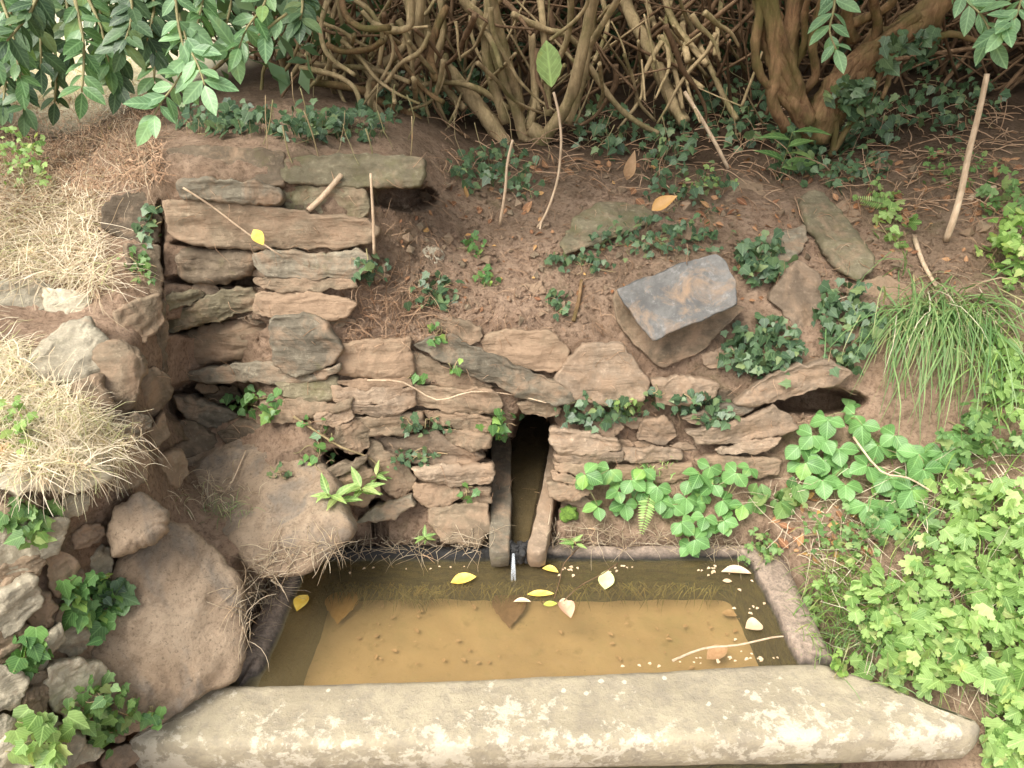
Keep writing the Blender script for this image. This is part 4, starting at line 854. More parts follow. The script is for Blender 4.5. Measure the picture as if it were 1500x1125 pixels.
IV = [ # u, v, ru, rv, n, size, mat, label
 (375,592,48,24,55,.026,'ivyl','bright green ivy tuft in the dark gap under the long thin slab'),
 (462,650,30,45,26,.022,'ivyl','light ivy leaves trailing down to the small black hole'),
 (410,697,14,13,9,.018,'ivy','tiny ivy sprig growing on the earth covered boulder'),
 (335,188,75,18,230,.026,'ivy','dark ivy fringe along the wall top at its left end'),
 (480,196,90,20,300,.026,'ivy','dark ivy fringe along the wall top above the mossy olive slab'),
 (590,150,70,34,120,.03,'ivy','shaded ivy under the left bush stems'),
 (680,140,52,46,170,.032,'ivy','dark ivy climbing the thick leaning bush stem'),
 (715,255,70,34,190,.026,'ivy','dark ivy at the foot of the central bush'),
 (770,280,26,14,40,.022,'ivy','little ivy spot below the ivy at the bush foot'),
 (880,195,52,42,150,.032,'ivy','dark ivy right of the central bush base'),
 (975,215,50,50,150,.030,'ivy','dark ivy between the central bush and the thin pale sticks'),
 (1075,165,62,60,220,.034,'ivy','big dark ivy mass left of the gnarled trunk'),
 (1010,285,70,30,120,.024,'ivy','ivy creeping over the bank below the thin pale stick'),
 (1215,250,90,34,240,.026,'ivy','broad ivy bed below the gnarled trunk'),
 (1270,180,70,50,170,.034,'ivy','dark ivy in the shade right of the gnarled trunk'),
 (1400,150,70,60,190,.032,'ivy','dark ivy behind the tall leaning stick'),
 (960,358,105,22,190,.021,'ivy','long band of small ivy running over the bank above the slate block'),
 (850,390,60,16,60,.019,'ivy','small ivy left of the slate block'),
 (637,434,40,26,60,.022,'ivy','small ivy on the earth bank above the inclined slab'),
 (712,414,20,12,24,.019,'ivyl','tiny ivy group in the middle of the bank'),
 (815,447,17,20,36,.02,'ivy','isolated ivy tuft left of the slate block'),
 (690,365,24,16,24,.02,'ivyl','pale ivy sprig under the thin leafless stem'),
 (545,395,26,22,34,.021,'ivy','ivy where the wall courses meet the bank'),
 (640,492,18,14,20,.021,'ivyl','ivy sprig on the top end of the inclined slab'),
 (665,538,12,10,9,.022,'ivyl','three ivy leaves hanging on the inclined slab'),
 (612,553,14,8,10,.022,'ivyl','ivy sprig at the upper left corner of the broad flat stone'),
 (620,622,44,14,42,.017,'ivy','tiny leaved ivy on the layered stone left of the hole'),
 (610,668,46,14,48,.017,'ivy','tiny leaved ivy over the large rounded stone'),
 (742,622,30,24,42,.028,'ivyl','ivy hanging at the left side of the spout hole'),
 (683,722,16,8,8,.022,'ivyl','couple of pale ivy leaves left of the channel'),
 (870,605,58,20,130,.023,'ivy','ivy mat hanging over the right jamb of the spout hole'),
 (915,595,24,12,34,.02,'herb','lime green young leaves on top of the ivy mat by the hole'),
 (1020,590,50,14,70,.024,'ivy','ivy hanging below the brown slab near the tan slab'),
 (1048,612,36,10,36,.022,'ivy','ivy lying on the large tan slab'),
 (1110,388,42,34,150,.03,'ivy','thick ivy cushion between the slate block and the pale stone'),
 (1112,515,62,42,230,.029,'ivy','largest ivy cushion below and right of the slate block'),
 (1235,480,46,58,240,.028,'ivy','tall ivy bush hanging left of the long grass'),
 (958,575,12,16,16,.022,'ivy','few dark ivy leaves between diamond stone and brown slab'),
 (130,885,46,46,95,.034,'ivyl','brightest ivy clump on the near left wall'),
 (165,865,22,24,24,.034,'ivy','bluish ivy leaves right of the brightest clump'),
 (40,760,46,28,50,.032,'herbd','shaded leaves under the white ledge stone'),
 (36,960,38,28,26,.034,'ivyl','ivy between the pale stones at the left edge'),
 (150,1040,58,46,120,.024,'herbd','small leaved creeper beside the left end of the front slab'),
 (60,1085,52,36,44,.036,'herb','yellow green ivy in the bottom left corner'),
 (215,1045,22,14,12,.026,'ivyl','ivy tips touching the great leaning slab'),
 (222,330,14,34,30,.022,'ivy','ivy on the dark stone of the wall end'),
 (205,395,22,32,55,.014,'herbd','feathery green tuft hanging on the wall end'),
]
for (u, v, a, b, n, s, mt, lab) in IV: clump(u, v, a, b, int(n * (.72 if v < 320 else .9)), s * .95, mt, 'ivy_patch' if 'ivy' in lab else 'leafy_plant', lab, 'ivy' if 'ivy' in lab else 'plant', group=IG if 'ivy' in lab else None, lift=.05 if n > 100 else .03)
for (u, v, a, b, n, s, lab) in [(1255,150,44,40,120,.034,'dark ivy climbing the right side of the gnarled trunk'), (1165,215,40,26,90,.03,'dark ivy wrapped round the foot of the gnarled trunk'), (1340,80,60,36,110,.04,'shaded ivy hanging behind the right fork of the gnarled trunk')]:
    LATE.append((u, v, a, b, n, s, lab))
# --- wild strawberry
def trif(f, s, p, nrm, d, sz, root):
    d = unit(d); x = np.cross(d, nrm)
    for a in (0, R(82), R(-82)):
        dd = unit(d * math.cos(a) + x * math.sin(a) - nrm * .10 + rv(.07)); place(f, SERR, p + dd * sz * .04, dd, unit(nrm + rv(.10) + dd * .1), sz * rng.uniform(.9, 1.08) * (1 if a == 0 else .94), np.clip(rng.normal(.5, .25), 0, 1))
    tube(s, [root, (root + p) / 2 + np.array([0, -.01, .012]), p], .0012, .0009, 4, .2)
SB = [
 ([(857,697),(893,690),(876,745)], 'left-most strawberry plant, next to the spout rail'),
 ([(915,741),(925,705),(905,722)], 'strawberry plant right of the left-most one, leaves low'),
 ([(963,715),(942,690),(968,735)], 'strawberry plant above the small fern'),
 ([(1005,732),(1010,705),(985,742)], 'strawberry plant just right of the small fern'),
 ([(1024,697),(1045,712),(1040,686)], 'strawberry plant under the long brown stone'),
 ([(998,768),(1018,792)], 'strawberry plant hanging lowest over the trough rim'),
 ([(1058,735),(1078,695),(1088,742)], 'strawberry plant left of the large dark toothed leaves'),
 ([(1032,760),(1060,765)], 'low strawberry plant near the middle of the trough rim'),
 ([(1205,345-0+330),(1180,680),(1172,655)], 'strawberry plant with the biggest leaves, below the tan slab point'),
 ([(1205,646),(1228,660),(1190,640)], 'strawberry plant under the dark gap of the overhanging slab'),
 ([(1240,600),(1212,618),(1262,625)], 'highest strawberry plant, near the grass tips'),
 ([(1204,706),(1238,712)], 'strawberry plant with a leaf lying over bare earth'),
 ([(1285,655),(1310,640),(1270,685)], 'strawberry plant under the left end of the hanging grass'),
 ([(1288,760),(1268,742)], 'strawberry plant with three large leaves low on the right'),
 ([(1312,715),(1335,720),(1300,698)], 'strawberry plant above the three large low leaves'),
 ([(1352,690),(1345,668),(1330,655)], 'strawberry plant below the middle of the hanging grass'),
 ([(1395,640),(1380,665)], 'strawberry plant under the right end of the hanging grass'),
]
for k, (C, lab) in enumerate(SB):
    r0, _, _ = hit(C[0][0], C[0][1] + 8); e = empty('strawberry_plant', r0, lab + (''), 'strawberry plant', 'wild strawberry plants at the foot of the wall')
    f = MB(); s = MB(); extra = [(c[0] + rng.normal(0, 14), c[1] + rng.normal(4, 9)) for c in C[:2]]
    for j, (u, v) in enumerate(list(C) + extra):
        p, nn, _ = hit(u, v); low = j >= len(C); q = p + unit(CAM - p) * rng.uniform(.035, .06) * (.5 if low else 1) + np.array([0, 0, .005])
        sz = (.042 if u > 1120 else .036) * rng.uniform(.9, 1.1) * (.75 if low else 1); view = unit(CAM - q)
        nrm = unit(view * .7 + np.array([0, 0, .6]) + rv(.24)); a = rng.uniform(-2.6, -.5); d = np.array([math.cos(a), -.1, math.sin(a)]); f = MB(); trif(f, s, q, nrm, d - nrm * (d @ nrm), sz, r0 + rv(.004)); f.build('leaf', M['berry'], e)
    s.build('stem', M['stem'], e)
clump(1135,735,32,26,26,.045,'herbd','leafy_plant','dark green toothed leaves right of the strawberry plants above the rim','plant',(SERR,),.05,.6,.6,.2,vines=0)
clump(560,712,30,0,0,.03,'herb','leafy_plant','x','plant') if False else None
# --- green shoots with pointed leaves
def shoot(u, v, L, n, mat, label, lean=(0, 0), sz=.05, tmpl=None, name='leafy_plant'):
    r0, nn, _ = hit(u, v); e = empty(name, r0, label, 'plant'); f = MB(); s = MB(); tip = r0 + np.array([lean[0], -.05, L]); 
    P = [r0, (r0 + tip) / 2 + rv(.008), tip]; tube(s, P, .0016, .0011, 5, .1)
    for i in range(n):
        t = .25 + .75 * i / max(1, n - 1); q = r0 * (1 - t) + tip * t; a = i * 2.4 + rng.uniform(-.3, .3); dd = unit([math.cos(a), math.sin(a) * .6 - .25, .35]); place(f, tmpl or T_ovate(.34, 6, .2, .3, .35), q, dd, unit(np.array([0, -.3, 1]) + rv(.15)), sz * rng.uniform(.7, 1.1))
    f.build('foliage', M[mat], e); s.build('stem', M['stem'], e)
shoot(505,735,.06,8,'herb','light green shoot with long pointed leaves below the small black hole',(-.02,0))
shoot(530,722,.055,8,'herb','light green shoot right of the small black hole',(.012,0))
shoot(552,700,.045,7,'herb','small upright shoot on the brown stone near the black hole',(.01,0), .036)
shoot(626,790,.05,9,'herb','feathery little weed left of the damp stone above the trough',(0,0), .028)
shoot(828,790,.03,6,'herb','small weed leaning over the rim beside the right rail',(.02,0), .03)
shoot(1140,262,.14,6,'herbd','broad leaved dock with one tall leaf under the gnarled trunk',(.0,0), .11, T_ovate(.4, 6, .2, .3, .35))
# --- fern
def fern(u, v, du, dv, L, label):
    r0, nn, _ = hit(u, v); e = empty('fern', r0, label, 'fern'); f = MB(); s = MB(); p1, n1, _ = hit(u + du, v + dv); view = unit(CAM - r0)
    P = [r0 + view * .03 * math.sin(t * 3.1) + (p1 - r0) * t + view * .02 for t in np.linspace(0, 1, 16)]; tube(s, P[::3], .0011, .0006, 4, .2, 1); ax = unit(P[-1] - P[0]); sd_ = np.cross(ax, view)
    for i, p in enumerate(P):
        for sg in (-1, 1): place(f, T_ovate(.34, 5, .1, .2, .3), p, unit(sd_ * sg + ax * .35), view + rv(.08), L * (1 - (i / 16) ** 1.5) + .004)
    f.build('frond', M['herb'], e); s.build('stem', M['stem'], e)
fern(952, 722, -12, 58, .020, 'small light green fern frond hanging among the strawberry leaves')
fern(1300, 300, -45, -10, .016, 'tiny fern frond at the upper end of the diagonal stone')
clump(960,682,30,10,40,.014,'herb','leafy_plant','finely cut light green weed on the stone above the strawberries','plant',(THIN,),.03,.6,.4,.5,vines=0)
# --- herbs on the right
HB = [
 (1305,345,26,34,26,.042,'herb','round leaved plant growing beside the diagonal stone'),
 (1290,300,30,16,40,.024,'herb','small leaved weed above the round leaved plant'),
 (1040,275,40,12,24,.02,'herb','light green seedling patch beside the orange cobble'),
 (1400,255,60,26,60,.024,'herbd','sparse weeds on the bank left of the leaning stick'),
 (1480,380,50,46,90,.040,'lime','yellow green plant at the right edge beside the grass top'),
 (1475,300,45,40,60,.034,'herbd','dim leafy weed at the right edge above the yellow green one'),
 (1235,790,62,34,110,.021,'herbd','grey green creeping weed behind the right corner of the trough'),
 (1118,812,24,22,44,.022,'herbd','little clump of cut leaves on the right back corner of the trough'),
 (1330,775,48,36,60,.034,'herbd','dark lobed leaves below the strawberry plants'),
 (1440,760,60,60,110,.046,'herb','yellow green lobed leaves at the right edge, upper patch'),
 (1310,900,62,50,120,.040,'herb','lobed leaves behind the small lime grass'),
 (1390,850,60,50,110,.044,'herb','lobed leaves in the middle of the right hand patch'),
 (1465,870,50,55,100,.050,'herb','lobed leaves at the right edge, middle patch'),
 (1330,970,62,40,130,.044,'herb','lobed leaves overhanging the right end of the front slab'),
 (1415,960,60,44,120,.050,'herb','lobed leaves right above the tip of the front slab'),
 (1480,1010,40,56,90,.054,'herb','large lobed leaves at the right edge beside the slab tip'),
 (1470,1095,45,36,60,.052,'herb','lobed leaves in the bottom right corner'),
 (1250,830,20,24,20,.022,'herb','small rounded leaves beside the right rim of the trough'),
 (1200,880,24,26,40,.026,'herb','lime leaves touching the right rim of the trough'),
 (1227,985,12,12,14,.032,'lime','single bright sprig on the slab by the right rim'),
 (1440,650,50,50,90,.036,'herbd','leafy weeds under the right side of the hanging grass'),
 (1480,560,40,50,70,.038,'herb','weeds at the right edge beside the hanging grass'),
 (1580,700,70,120,150,.05,'herb','lobed leaves continuing up the bank past the right edge'),
 (1600,950,80,110,150,.055,'herb','lobed leaves continuing beside the trough past the right edge'),
 (1600,400,80,110,130,.045,'herbd','dim leafy weeds on the bank past the right edge'),
 (30,262,50,30,110,.026,'herb','green weeds on the left bank among the hay'),
 (20,640,34,30,50,.022,'herb','green tufts in the bright dry grass at the left edge'),
]
for (u, v, a, b, n, s, mt, lab) in HB:
    if n: clump(u, v, a * 1.05, b * 1.05, int(n * 1.2), s * .68, mt, 'herb_patch', lab, 'leafy weed', (LOBED, LOBED, IVY2), (.10 if n > 80 else .05), .7, .35, .5, vines=2, group='leafy weeds around the trough', down=.35)
# --- grass
def blade(mb, p, d0, L, w_, sag, seg=6, var=None, side=None):
    d = unit(d0); V = []; q = np.array(p, float); side = unit(np.cross(d, [0, 0, 1]) + rv(.3)) if side is None else side
    for i in range(seg + 1):
        t = i / seg; ww = w_ * (1 - t ** 2.2) * .5 + w_ * .04; V += [q - side * ww, q + side * ww]; q = q + d * L / seg; d = unit(d + np.array([0, 0, -sag / seg]) + rv(.10))
    mb.add(V, [(2 * i, 2 * i + 1, 2 * i + 3, 2 * i + 2) for i in range(seg)], rng.random() if var is None else var)
def grass(u0, v0, ru, rv_, n, L, w_, mat, label, name='grass_tuft', d0=(0, -.4, 1), spread=.5, sag=2.0, cat='grass'):
    b, _, _ = hit(u0, v0); f = MB()
    for i in range(n):
        uu, vv = u0 + rng.normal(0, ru), v0 + rng.normal(0, rv_); p, nn, _ = hit(uu, vv); blade(f, p, np.array(d0) + rv(spread), L * rng.uniform(.5, 1.15), w_ * rng.uniform(.6, 1.3), sag * rng.uniform(.6, 1.4))
    o = f.build(name, M[mat], None, b); return tag(o, label, cat)
grass(1375,450,44,22,340,.30,.0034,'grass','big tussock of long green grass hanging down the bank on the right',sag=2.6,d0=(-.05,-.75,.0),spread=.42)
grass(1390,450,46,18,70,.2,.0026,'straw','dry blades mixed into the big green tussock',sag=2.6,d0=(-.1,-.7,.1),spread=.6)
grass(1340,462,42,12,110,.17,.003,'grass','shorter grass blades left of the big tussock',sag=2.4,d0=(-.6,-.6,.1),spread=.45)
grass(1225,880,26,40,420,.075,.0022,'lime','short lime green grass beside the right rim of the trough',sag=1.2,d0=(-.1,-.35,1))
grass(1270,930,36,26,200,.09,.0024,'grass','grass leaning over the end of the right rim',sag=2,d0=(-.3,-.3,1))
grass(1330,900,60,50,120,.13,.002,'lime','thin green blades growing among the lobed leaves',sag=2.2,d0=(-.2,-.5,.9),spread=.5)
grass(1420,740,50,50,90,.18,.0026,'lime','long loose grass blades crossing the leafy weeds on the right',sag=2.6,d0=(-.4,-.5,.8))
grass(1480,520,30,40,110,.14,.0026,'lime','yellow green grass at the right edge under the bank',sag=2.6,d0=(-.5,-.5,.7))
grass(300,720,34,16,120,.06,.0014,'straw','dry grass wisps in the notch between the two big boulders',sag=2.5,d0=(.2,-.4,.6),spread=.6)
grass(330,745,20,10,60,.05,.0012,'grass','grey green moss grass between the boulders',sag=2.5,spread=.7)
# --- dry grass lying over the left ledge
def strew(poly, n, L, w_, mat, name, label, lift=.02, flow=(0, 0), seg=5, kind='stuff', tubey=False, curl=.35, vmin=0, vmax=1, cat=None):
    P = np.array(poly, float); f = MB(); lo, hi = P.min(0), P.max(0); i = 0
    while i < n:
        u, v = rng.uniform(lo[0], hi[0]), rng.uniform(lo[1], hi[1])
        if not inpoly(np.array([u]), np.array([v]), poly)[0]: continue
        i += 1; p, nn, dist = hit(u, v)
        if dist > 7: continue
        if name in ('twig_litter',) and not on_soil(u, v, dist): continue
        if name == 'root_litter' and not on_soil(u, v, dist) and rng.random() < .6: continue
        sc_ = 1.0; d = unit(np.cross(nn, rv()) + nn * rng.uniform(0, .12 if name == 'dry_grass' else .35) + np.array([flow[0], flow[1], 0])); q = p + nn * rng.uniform(.001, lift)
        l = L * rng.uniform(.4, 1.3); side = unit(np.cross(d, nn)); V = []; w0 = w_ * rng.uniform(.6, 1.4) * sc_; var = rng.uniform(vmin, vmax); pts = []
        for k in range(seg + 1):
            t = k / seg; ww = w0 * .5 * (1 - t * .6); V += [q - side * ww, q + side * ww]; pts.append(q.copy()); q = q + d * l / seg; d = unit(d + rv(curl * .45) - nn * .18 * t + np.array([0, 0, -.10]))
        if tubey: tube(f, pts[::1], w0 * .5, w0 * .25, 4, var, 1)
        else: f.add(V, [(2 * k, 2 * k + 1, 2 * k + 3, 2 * k + 2) for k in range(seg)], var)
    o = f.build(name, M[mat]); tag(o, label, cat, None, kind) if kind else tag(o, label, cat); return o
strew([(-20,250),(150,290),(160,400),(150,440),(120,425),(60,412),(-20,412)], 2600, .10, .0017, 'straw', 'dry_grass', 'pale dry grass covering the left ledge', .03)
strew([(-20,505),(30,510),(50,550),(110,585),(150,620),(180,665),(140,690),(-20,690)], 4200, .065, .0016, 'straw', 'dry_grass', 'thick mat of pale dry grass on the ledge edge', .018, vmin=.35, curl=.5)
strew([(-20,150),(210,140),(240,270),(150,300),(-20,380)], 1500, .07, .0015, 'straw', 'hay', 'brownish hay on the upper left bank', .03, vmax=.35)
strew([(-20,150),(230,140),(250,260),(-20,330)], 4200, .045, .0022, 'root', 'moss_mat', 'brown dead moss on the upper left bank', .02, vmax=.8, curl=.8)
strew([(-20,75),(230,75),(230,150),(-20,160)], 1600, .12, .004, 'straw', 'hay', 'sunlit hay beyond the left bank under the leaves', .06, vmin=.5)
strew([(-330,180),(-20,150),(-20,690),(-330,700)], 3800, .09, .002, 'straw', 'dry_grass', 'dry grass covering the ledge past the left edge', .02, curl=.5)
strew([(1500,250),(1760,250),(1760,1050),(1500,1050)], 500, .08, .002, 'straw', 'straw_litter', 'dry stalks past the right edge', .02)
f = MB()
for i in range(150):     # long strands drooping over the ledge edge
    u = rng.uniform(-20, 215); v = 690 - max(0, u - 120) * .5 + rng.normal(-14, 14); p, nn, _ = hit(u, v)
    blade(f, p + np.array([0, 0, .01]), np.array([rng.normal(.1, .8), -.5, rng.normal(-.2, .5)]), rng.uniform(.03, .11), .0015, 2.4, 7)
tag(f.build('dry_grass', M['straw']), 'long pale strands drooping over the white ledge stone', None, None, 'stuff')
# --- roots, twigs, dead leaves on the bank
BANK = [(560,260),(640,230),(800,230),(1000,300),(1200,300),(1500,330),(1500,420),(1300,420),(1150,420),(1060,380),(900,420),(880,500),(760,480),(640,470),(600,500),(500,500),(520,420),(560,380)]
strew(BANK, 750, .045, .0014, 'root', 'root_litter', 'thin reddish roots and stalks strewn over the bank', .012, tubey=True, curl=.6)
strew([(500,430),(620,400),(700,470),(600,510),(500,510)], 260, .06, .0016, 'root', 'root_litter', 'fine roots in the bare earth above the square block', .012, tubey=True, curl=.7)
strew([(640,160),(1500,160),(1500,330),(640,260)], 700, .10, .003, 'root', 'twig_litter', 'dead twigs lying under the bushes', .03, tubey=True, curl=.3)
strew([(240,280),(620,260),(620,800),(240,640)], 260, .045, .0011, 'root', 'root_litter', 'thin rootlets hanging on the wall face', .01, tubey=True, curl=.5)
strew([(600,480),(1250,480),(1250,700),(600,740)], 330, .04, .0011, 'root', 'root_litter', 'thin stalks caught between the wall stones', .01, tubey=True, curl=.5)
strew([(400,800),(720,780),(720,808),(440,818),(360,960),(340,860)], 420, .06, .0016, 'straw', 'straw_litter', 'dry stalks lying behind the trough rim', .012, tubey=True, curl=.4, vmax=.5)
strew([(800,770),(1100,790),(1180,830),(1100,806),(800,806)], 260, .06, .0014, 'straw', 'straw_litter', 'dry stalks on the earth behind the right half of the rim', .01, tubey=True, curl=.4, vmax=.5)
strew([(1100,700),(1500,650),(1500,1080),(1250,960)], 420, .10, .0016, 'straw', 'straw_litter', 'dry stalks among the leafy weeds', .04, curl=.3, vmax=.8)
def leaves_on(poly, n, size, mat, label, lift=.01, name='leaf_litter'):
    P = np.array(poly, float); f = MB(); lo, hi = P.min(0), P.max(0); i = 0
    while i < n:
        u, v = rng.uniform(lo[0], hi[0]), rng.uniform(lo[1], hi[1])
        if not inpoly(np.array([u]), np.array([v]), poly)[0]: continue
        i += 1; p, nn, d_ = hit(u, v); dd = unit(np.cross(nn, rv()))
        if not on_soil(u, v, d_): continue
        place(f, T_ovate(.55, 5, rng.uniform(-.6, .7), rng.uniform(-.3, .6), .4), p + nn * rng.uniform(.002, lift), dd, nn + rv(.35), size * rng.uniform(.4, 1.2))
    return tag(f.build(name, M[mat]), label, None, None, 'stuff')
leaves_on([(640,230),(1500,230),(1500,330),(1100,340),(900,330),(640,300)], 190, .032, 'litter', 'brown dead leaves under the bushes')
leaves_on([(560,300),(1500,300),(1400,420),(700,470),(520,420)], 150, .018, 'litter', 'small dead leaf scraps on the bank')
leaves_on([(1130,700),(1300,760),(1260,830),(1130,810)], 60, .028, 'litter', 'tan dead leaves behind the right rim')
# crumbs of earth and grit
def crumbs(poly, n, r, mat, label):
    P = np.array(poly, float); f = MB(); lo, hi = P.min(0), P.max(0); i = 0
    ic = np.array([(1,0,0),(-1,0,0),(0,1,0),(0,-1,0),(0,0,1),(0,0,-1)], float); fc = [(0,2,4),(2,1,4),(1,3,4),(3,0,4),(2,0,5),(1,2,5),(3,1,5),(0,3,5)]
    while i < n:
        u, v = rng.uniform(lo[0], hi[0]), rng.uniform(lo[1], hi[1])
        if not inpoly(np.array([u]), np.array([v]), poly)[0]: continue
        i += 1; p, nn, d_ = hit(u, v); s = r * rng.gamma(1.6, .45)
        if not on_soil(u, v, d_): continue
        A = ic * rng.uniform(.6, 1.3, (6, 1)) * s; Q, _ = np.linalg.qr(rng.normal(size=(3, 3))); f.add(A @ Q.T + p + nn * s * .3, fc, rng.random())
    return tag(f.build('earth_crumbs', M[mat], None, None, False), label, None, None, 'stuff')
crumbs(BANK, 4200, .0038, 'soil', 'loose crumbs of earth on the bank')
crumbs([(620,250),(1500,250),(1500,430),(1100,400),(760,470),(520,420)], 260, .010, 'brown', 'small stones half buried in the bank')
crumbs([(240,280),(620,260),(620,800),(500,800),(240,660)], 350, .003, 'soil', 'earth crumbs lodged in the wall')
crumbs([(600,470),(1250,480),(1250,700),(600,790)], 450, .003, 'soil', 'earth crumbs in the joints beside the channel')
crumbs([(560,780),(720,780),(720,808),(440,818)], 500, .004, 'soil', 'earth crumbs behind the rim')
crumbs([(1100,780),(1300,780),(1500,1000),(1300,960),(1180,830)], 900, .004, 'soil', 'earth crumbs beside the right rim')
# ---------------------------------------------------------------- the bushes above the wall
def stem(e, pts, Y, w0, w1=None, mat='bark', name='stem', knob=.12, seg=8):
    n = len(pts); Ys = np.linspace(Y[0], Y[1], n) if hasattr(Y, '__len__') else [Y] * n; P = [at(u, v, y) for (u, v), y in zip(pts, Ys)]
    k = np.mean(Ys) * 1.08 / FPX; mb = MB(); w1 = w0 * .8 if w1 is None else w1
    P = np.array(P); sub = 5; t = np.arange(n); Q = []
    for x in np.linspace(0, n - 1, (n - 1) * sub + 1):
        i = min(int(x), n - 2); f = x - i; p0 = P[max(i - 1, 0)]; p1 = P[i]; p2 = P[i + 1]; p3 = P[min(i + 2, n - 1)]
        Q.append(.5 * (2 * p1 + (p2 - p0) * f + (2 * p0 - 5 * p1 + 4 * p2 - p3) * f * f + (3 * p1 - p0 - 3 * p2 + p3) * f ** 3))
    Q = np.array(Q); m_ = len(Q); r = np.linspace(w0, w1, m_) * .5 * k
    Vb = MB(); tube_pts(Q, 1.0, seg, .5, Vb); V = np.vstack(Vb.V)
    for i in range(m_):
        for s in range(seg):
            j = i * seg + s; d = V[j] - Q[i]; q = Vector(Q[i] + d * .02); V[j] = Q[i] + d * r[i] * (1 + knob * 2.4 * noise.noise(q * 28 + Vector((s * 1.3, 0, 0))) + knob * noise.noise(q * 90))
    return link(name, V, Vb.F, M[mat], e)
e = empty('bush', at(775, 215, 2.42), 'leafless bush with a fan of pale stems rising from one stool in the middle', 'bush', 'bushes above the wall')
CS = [([(768,205),(757,165),(737,112),(716,55),(700,22),(682,5),(670,-30)], 13, 10), ([(774,190),(784,150),(782,100),(779,50)], 10, 8), ([(789,228),(800,200),(832,150),(852,80),(868,0),(874,-40)], 15, 12),
      ([(832,180),(850,132),(864,60),(872,-20)], 10, 8), ([(745,222),(716,176),(688,140),(655,100),(628,60),(608,-20)], 19, 14), ([(764,160),(745,95),(727,20),(715,-40)], 11, 9),
      ([(742,180),(722,120),(712,60),(720,-30)], 12, 11), ([(804,170),(800,100),(792,0),(790,-30)], 9, 7), ([(798,120),(830,60),(836,0),(826,-30)], 8, 6), ([(862,95),(900,150),(935,180),(965,195)], 8, 5),
      ([(750,20),(790,40),(830,52),(852,72)], 7, 6), ([(700,238),(672,228),(645,242)], 8, 5), ([(722,205),(690,210),(660,205)], 6, 3), ([(775,210),(765,180),(750,150)], 17, 10), ([(700,30),(720,60),(735,100)], 7, 6),
      ([(795,225),(790,200),(775,188)], 24, 18), ([(680,160),(655,130),(640,90),(650,40),(640,-20)], 9, 7), ([(856,80),(880,40),(905,0),(920,-30)], 8, 6), ([(745,160),(700,130),(650,120),(600,130)], 8, 5)]
for k, (p, a, b) in enumerate(CS): stem(e, p, (2.42, 2.40 + .12 * math.sin(k * 2.1)), a * 1.15, b * 1.15)
e = empty('bush', at(600, 190, 2.3), 'tangled bush with hooked and curled branches above the wall\'s left part', 'bush', 'bushes above the wall')
LS2 = [([(640,205),(610,175),(560,150),(520,130),(450,120)], 14, 8), ([(560,170),(540,140),(555,100),(585,75),(600,40),(598,-20)], 12, 9), ([(545,35),(575,45),(600,38),(604,10),(600,-20)], 9, 8), ([(500,-10),(508,25),(535,42),(570,40)], 9, 8),
       ([(620,70),(612,40),(618,0),(615,-30)], 13, 11), ([(505,40),(520,80),(560,110),(600,140)], 9, 8), ([(470,60),(500,75),(540,72),(560,60)], 8, 7), ([(440,100),(490,110),(520,130),(530,165)], 8, 5),
       ([(606,115),(608,150),(598,190)], 7, 5), ([(548,120),(545,150),(530,168)], 8, 6), ([(575,120),(578,150)], 6, 5), ([(420,70),(470,95),(540,100),(600,120)], 8, 6), ([(640,120),(630,80),(640,40),(655,10)], 11, 9),
       ([(520,0),(545,20),(560,50),(555,95)], 7, 6), ([(480,0),(470,40),(480,80),(520,110)], 7, 5), ([(650,150),(620,130),(590,90),(575,60)], 7, 5), ([(430,20),(460,50),(480,100),(470,140)], 6, 4)]
for k, (p, a, b) in enumerate(LS2): stem(e, p, (2.3 - .1 * math.sin(k), 2.25 + .2 * math.sin(k * 1.7)), a, b, 'bark' if k % 3 else 'barko')
for k in range(80):
    u = rng.uniform(390, 720) if k < 60 else rng.uniform(720, 1090); v = rng.uniform(-30, 110); P_ = [(u, v)]; a_ = rng.uniform(.6, 2.4); l_ = rng.uniform(18, 38); cv = rng.normal(0, .14)
    for i in range(rng.integers(3, 6)): u += math.cos(a_) * l_; v += math.sin(a_) * l_; a_ += cv + rng.normal(0, .25); P_.append((u, v))
    if v > 225: continue
    stem(e, P_, (2.3 + rng.uniform(-.1, .3), 2.3 + rng.uniform(-.15, .2)), rng.uniform(4, 9), rng.uniform(2.5, 5), 'bark' if k % 4 else 'barkd', 'branch', .15, 6)
for k in range(70):      # straight thin twigs fanning up
    u = rng.uniform(430, 1130); v = rng.uniform(90, 190); a_ = rng.normal(-1.57, .5); l_ = rng.uniform(60, 200)
    stem(e, [(u, v), (u + math.cos(a_) * l_ * .5 + rng.normal(0, 5), v + math.sin(a_) * l_ * .5), (u + math.cos(a_) * l_, v + math.sin(a_) * l_ )], (2.55 + rng.uniform(-.15, .2), 2.5), rng.uniform(2.5, 6), rng.uniform(1.5, 3.5), 'bark' if k % 3 else 'barkd', 'branch', .15, 5)
e_hang = tag(bpy.data.objects.new('hanging_roots', None), 'thin pale roots and dead stems hanging below the bushes over the wall top', 'roots'); col.objects.link(e_hang); e_hang.location = tuple(at(600, 170, 2.1))
mb = MB()
for k in range(60):
    u = rng.uniform(380, 1080); v = rng.uniform(40, 190); y = ysurf(u, min(v + 60, 230)) - rng.uniform(0, .1); P_ = [at(u, v, y)]; d_ = np.array([rng.normal(0, .25), -.1, -1]); l_ = rng.uniform(.02, .06)
    for i in range(4): P_.append(P_[-1] + unit(d_) * l_); d_ = d_ + rv(.25)
    tube(mb, P_, rng.uniform(.0007, .002), .0006, 4, rng.uniform(.3, .9), 2)
mb.build('root', M['stem'], e_hang)['kind'] = 'stuff'
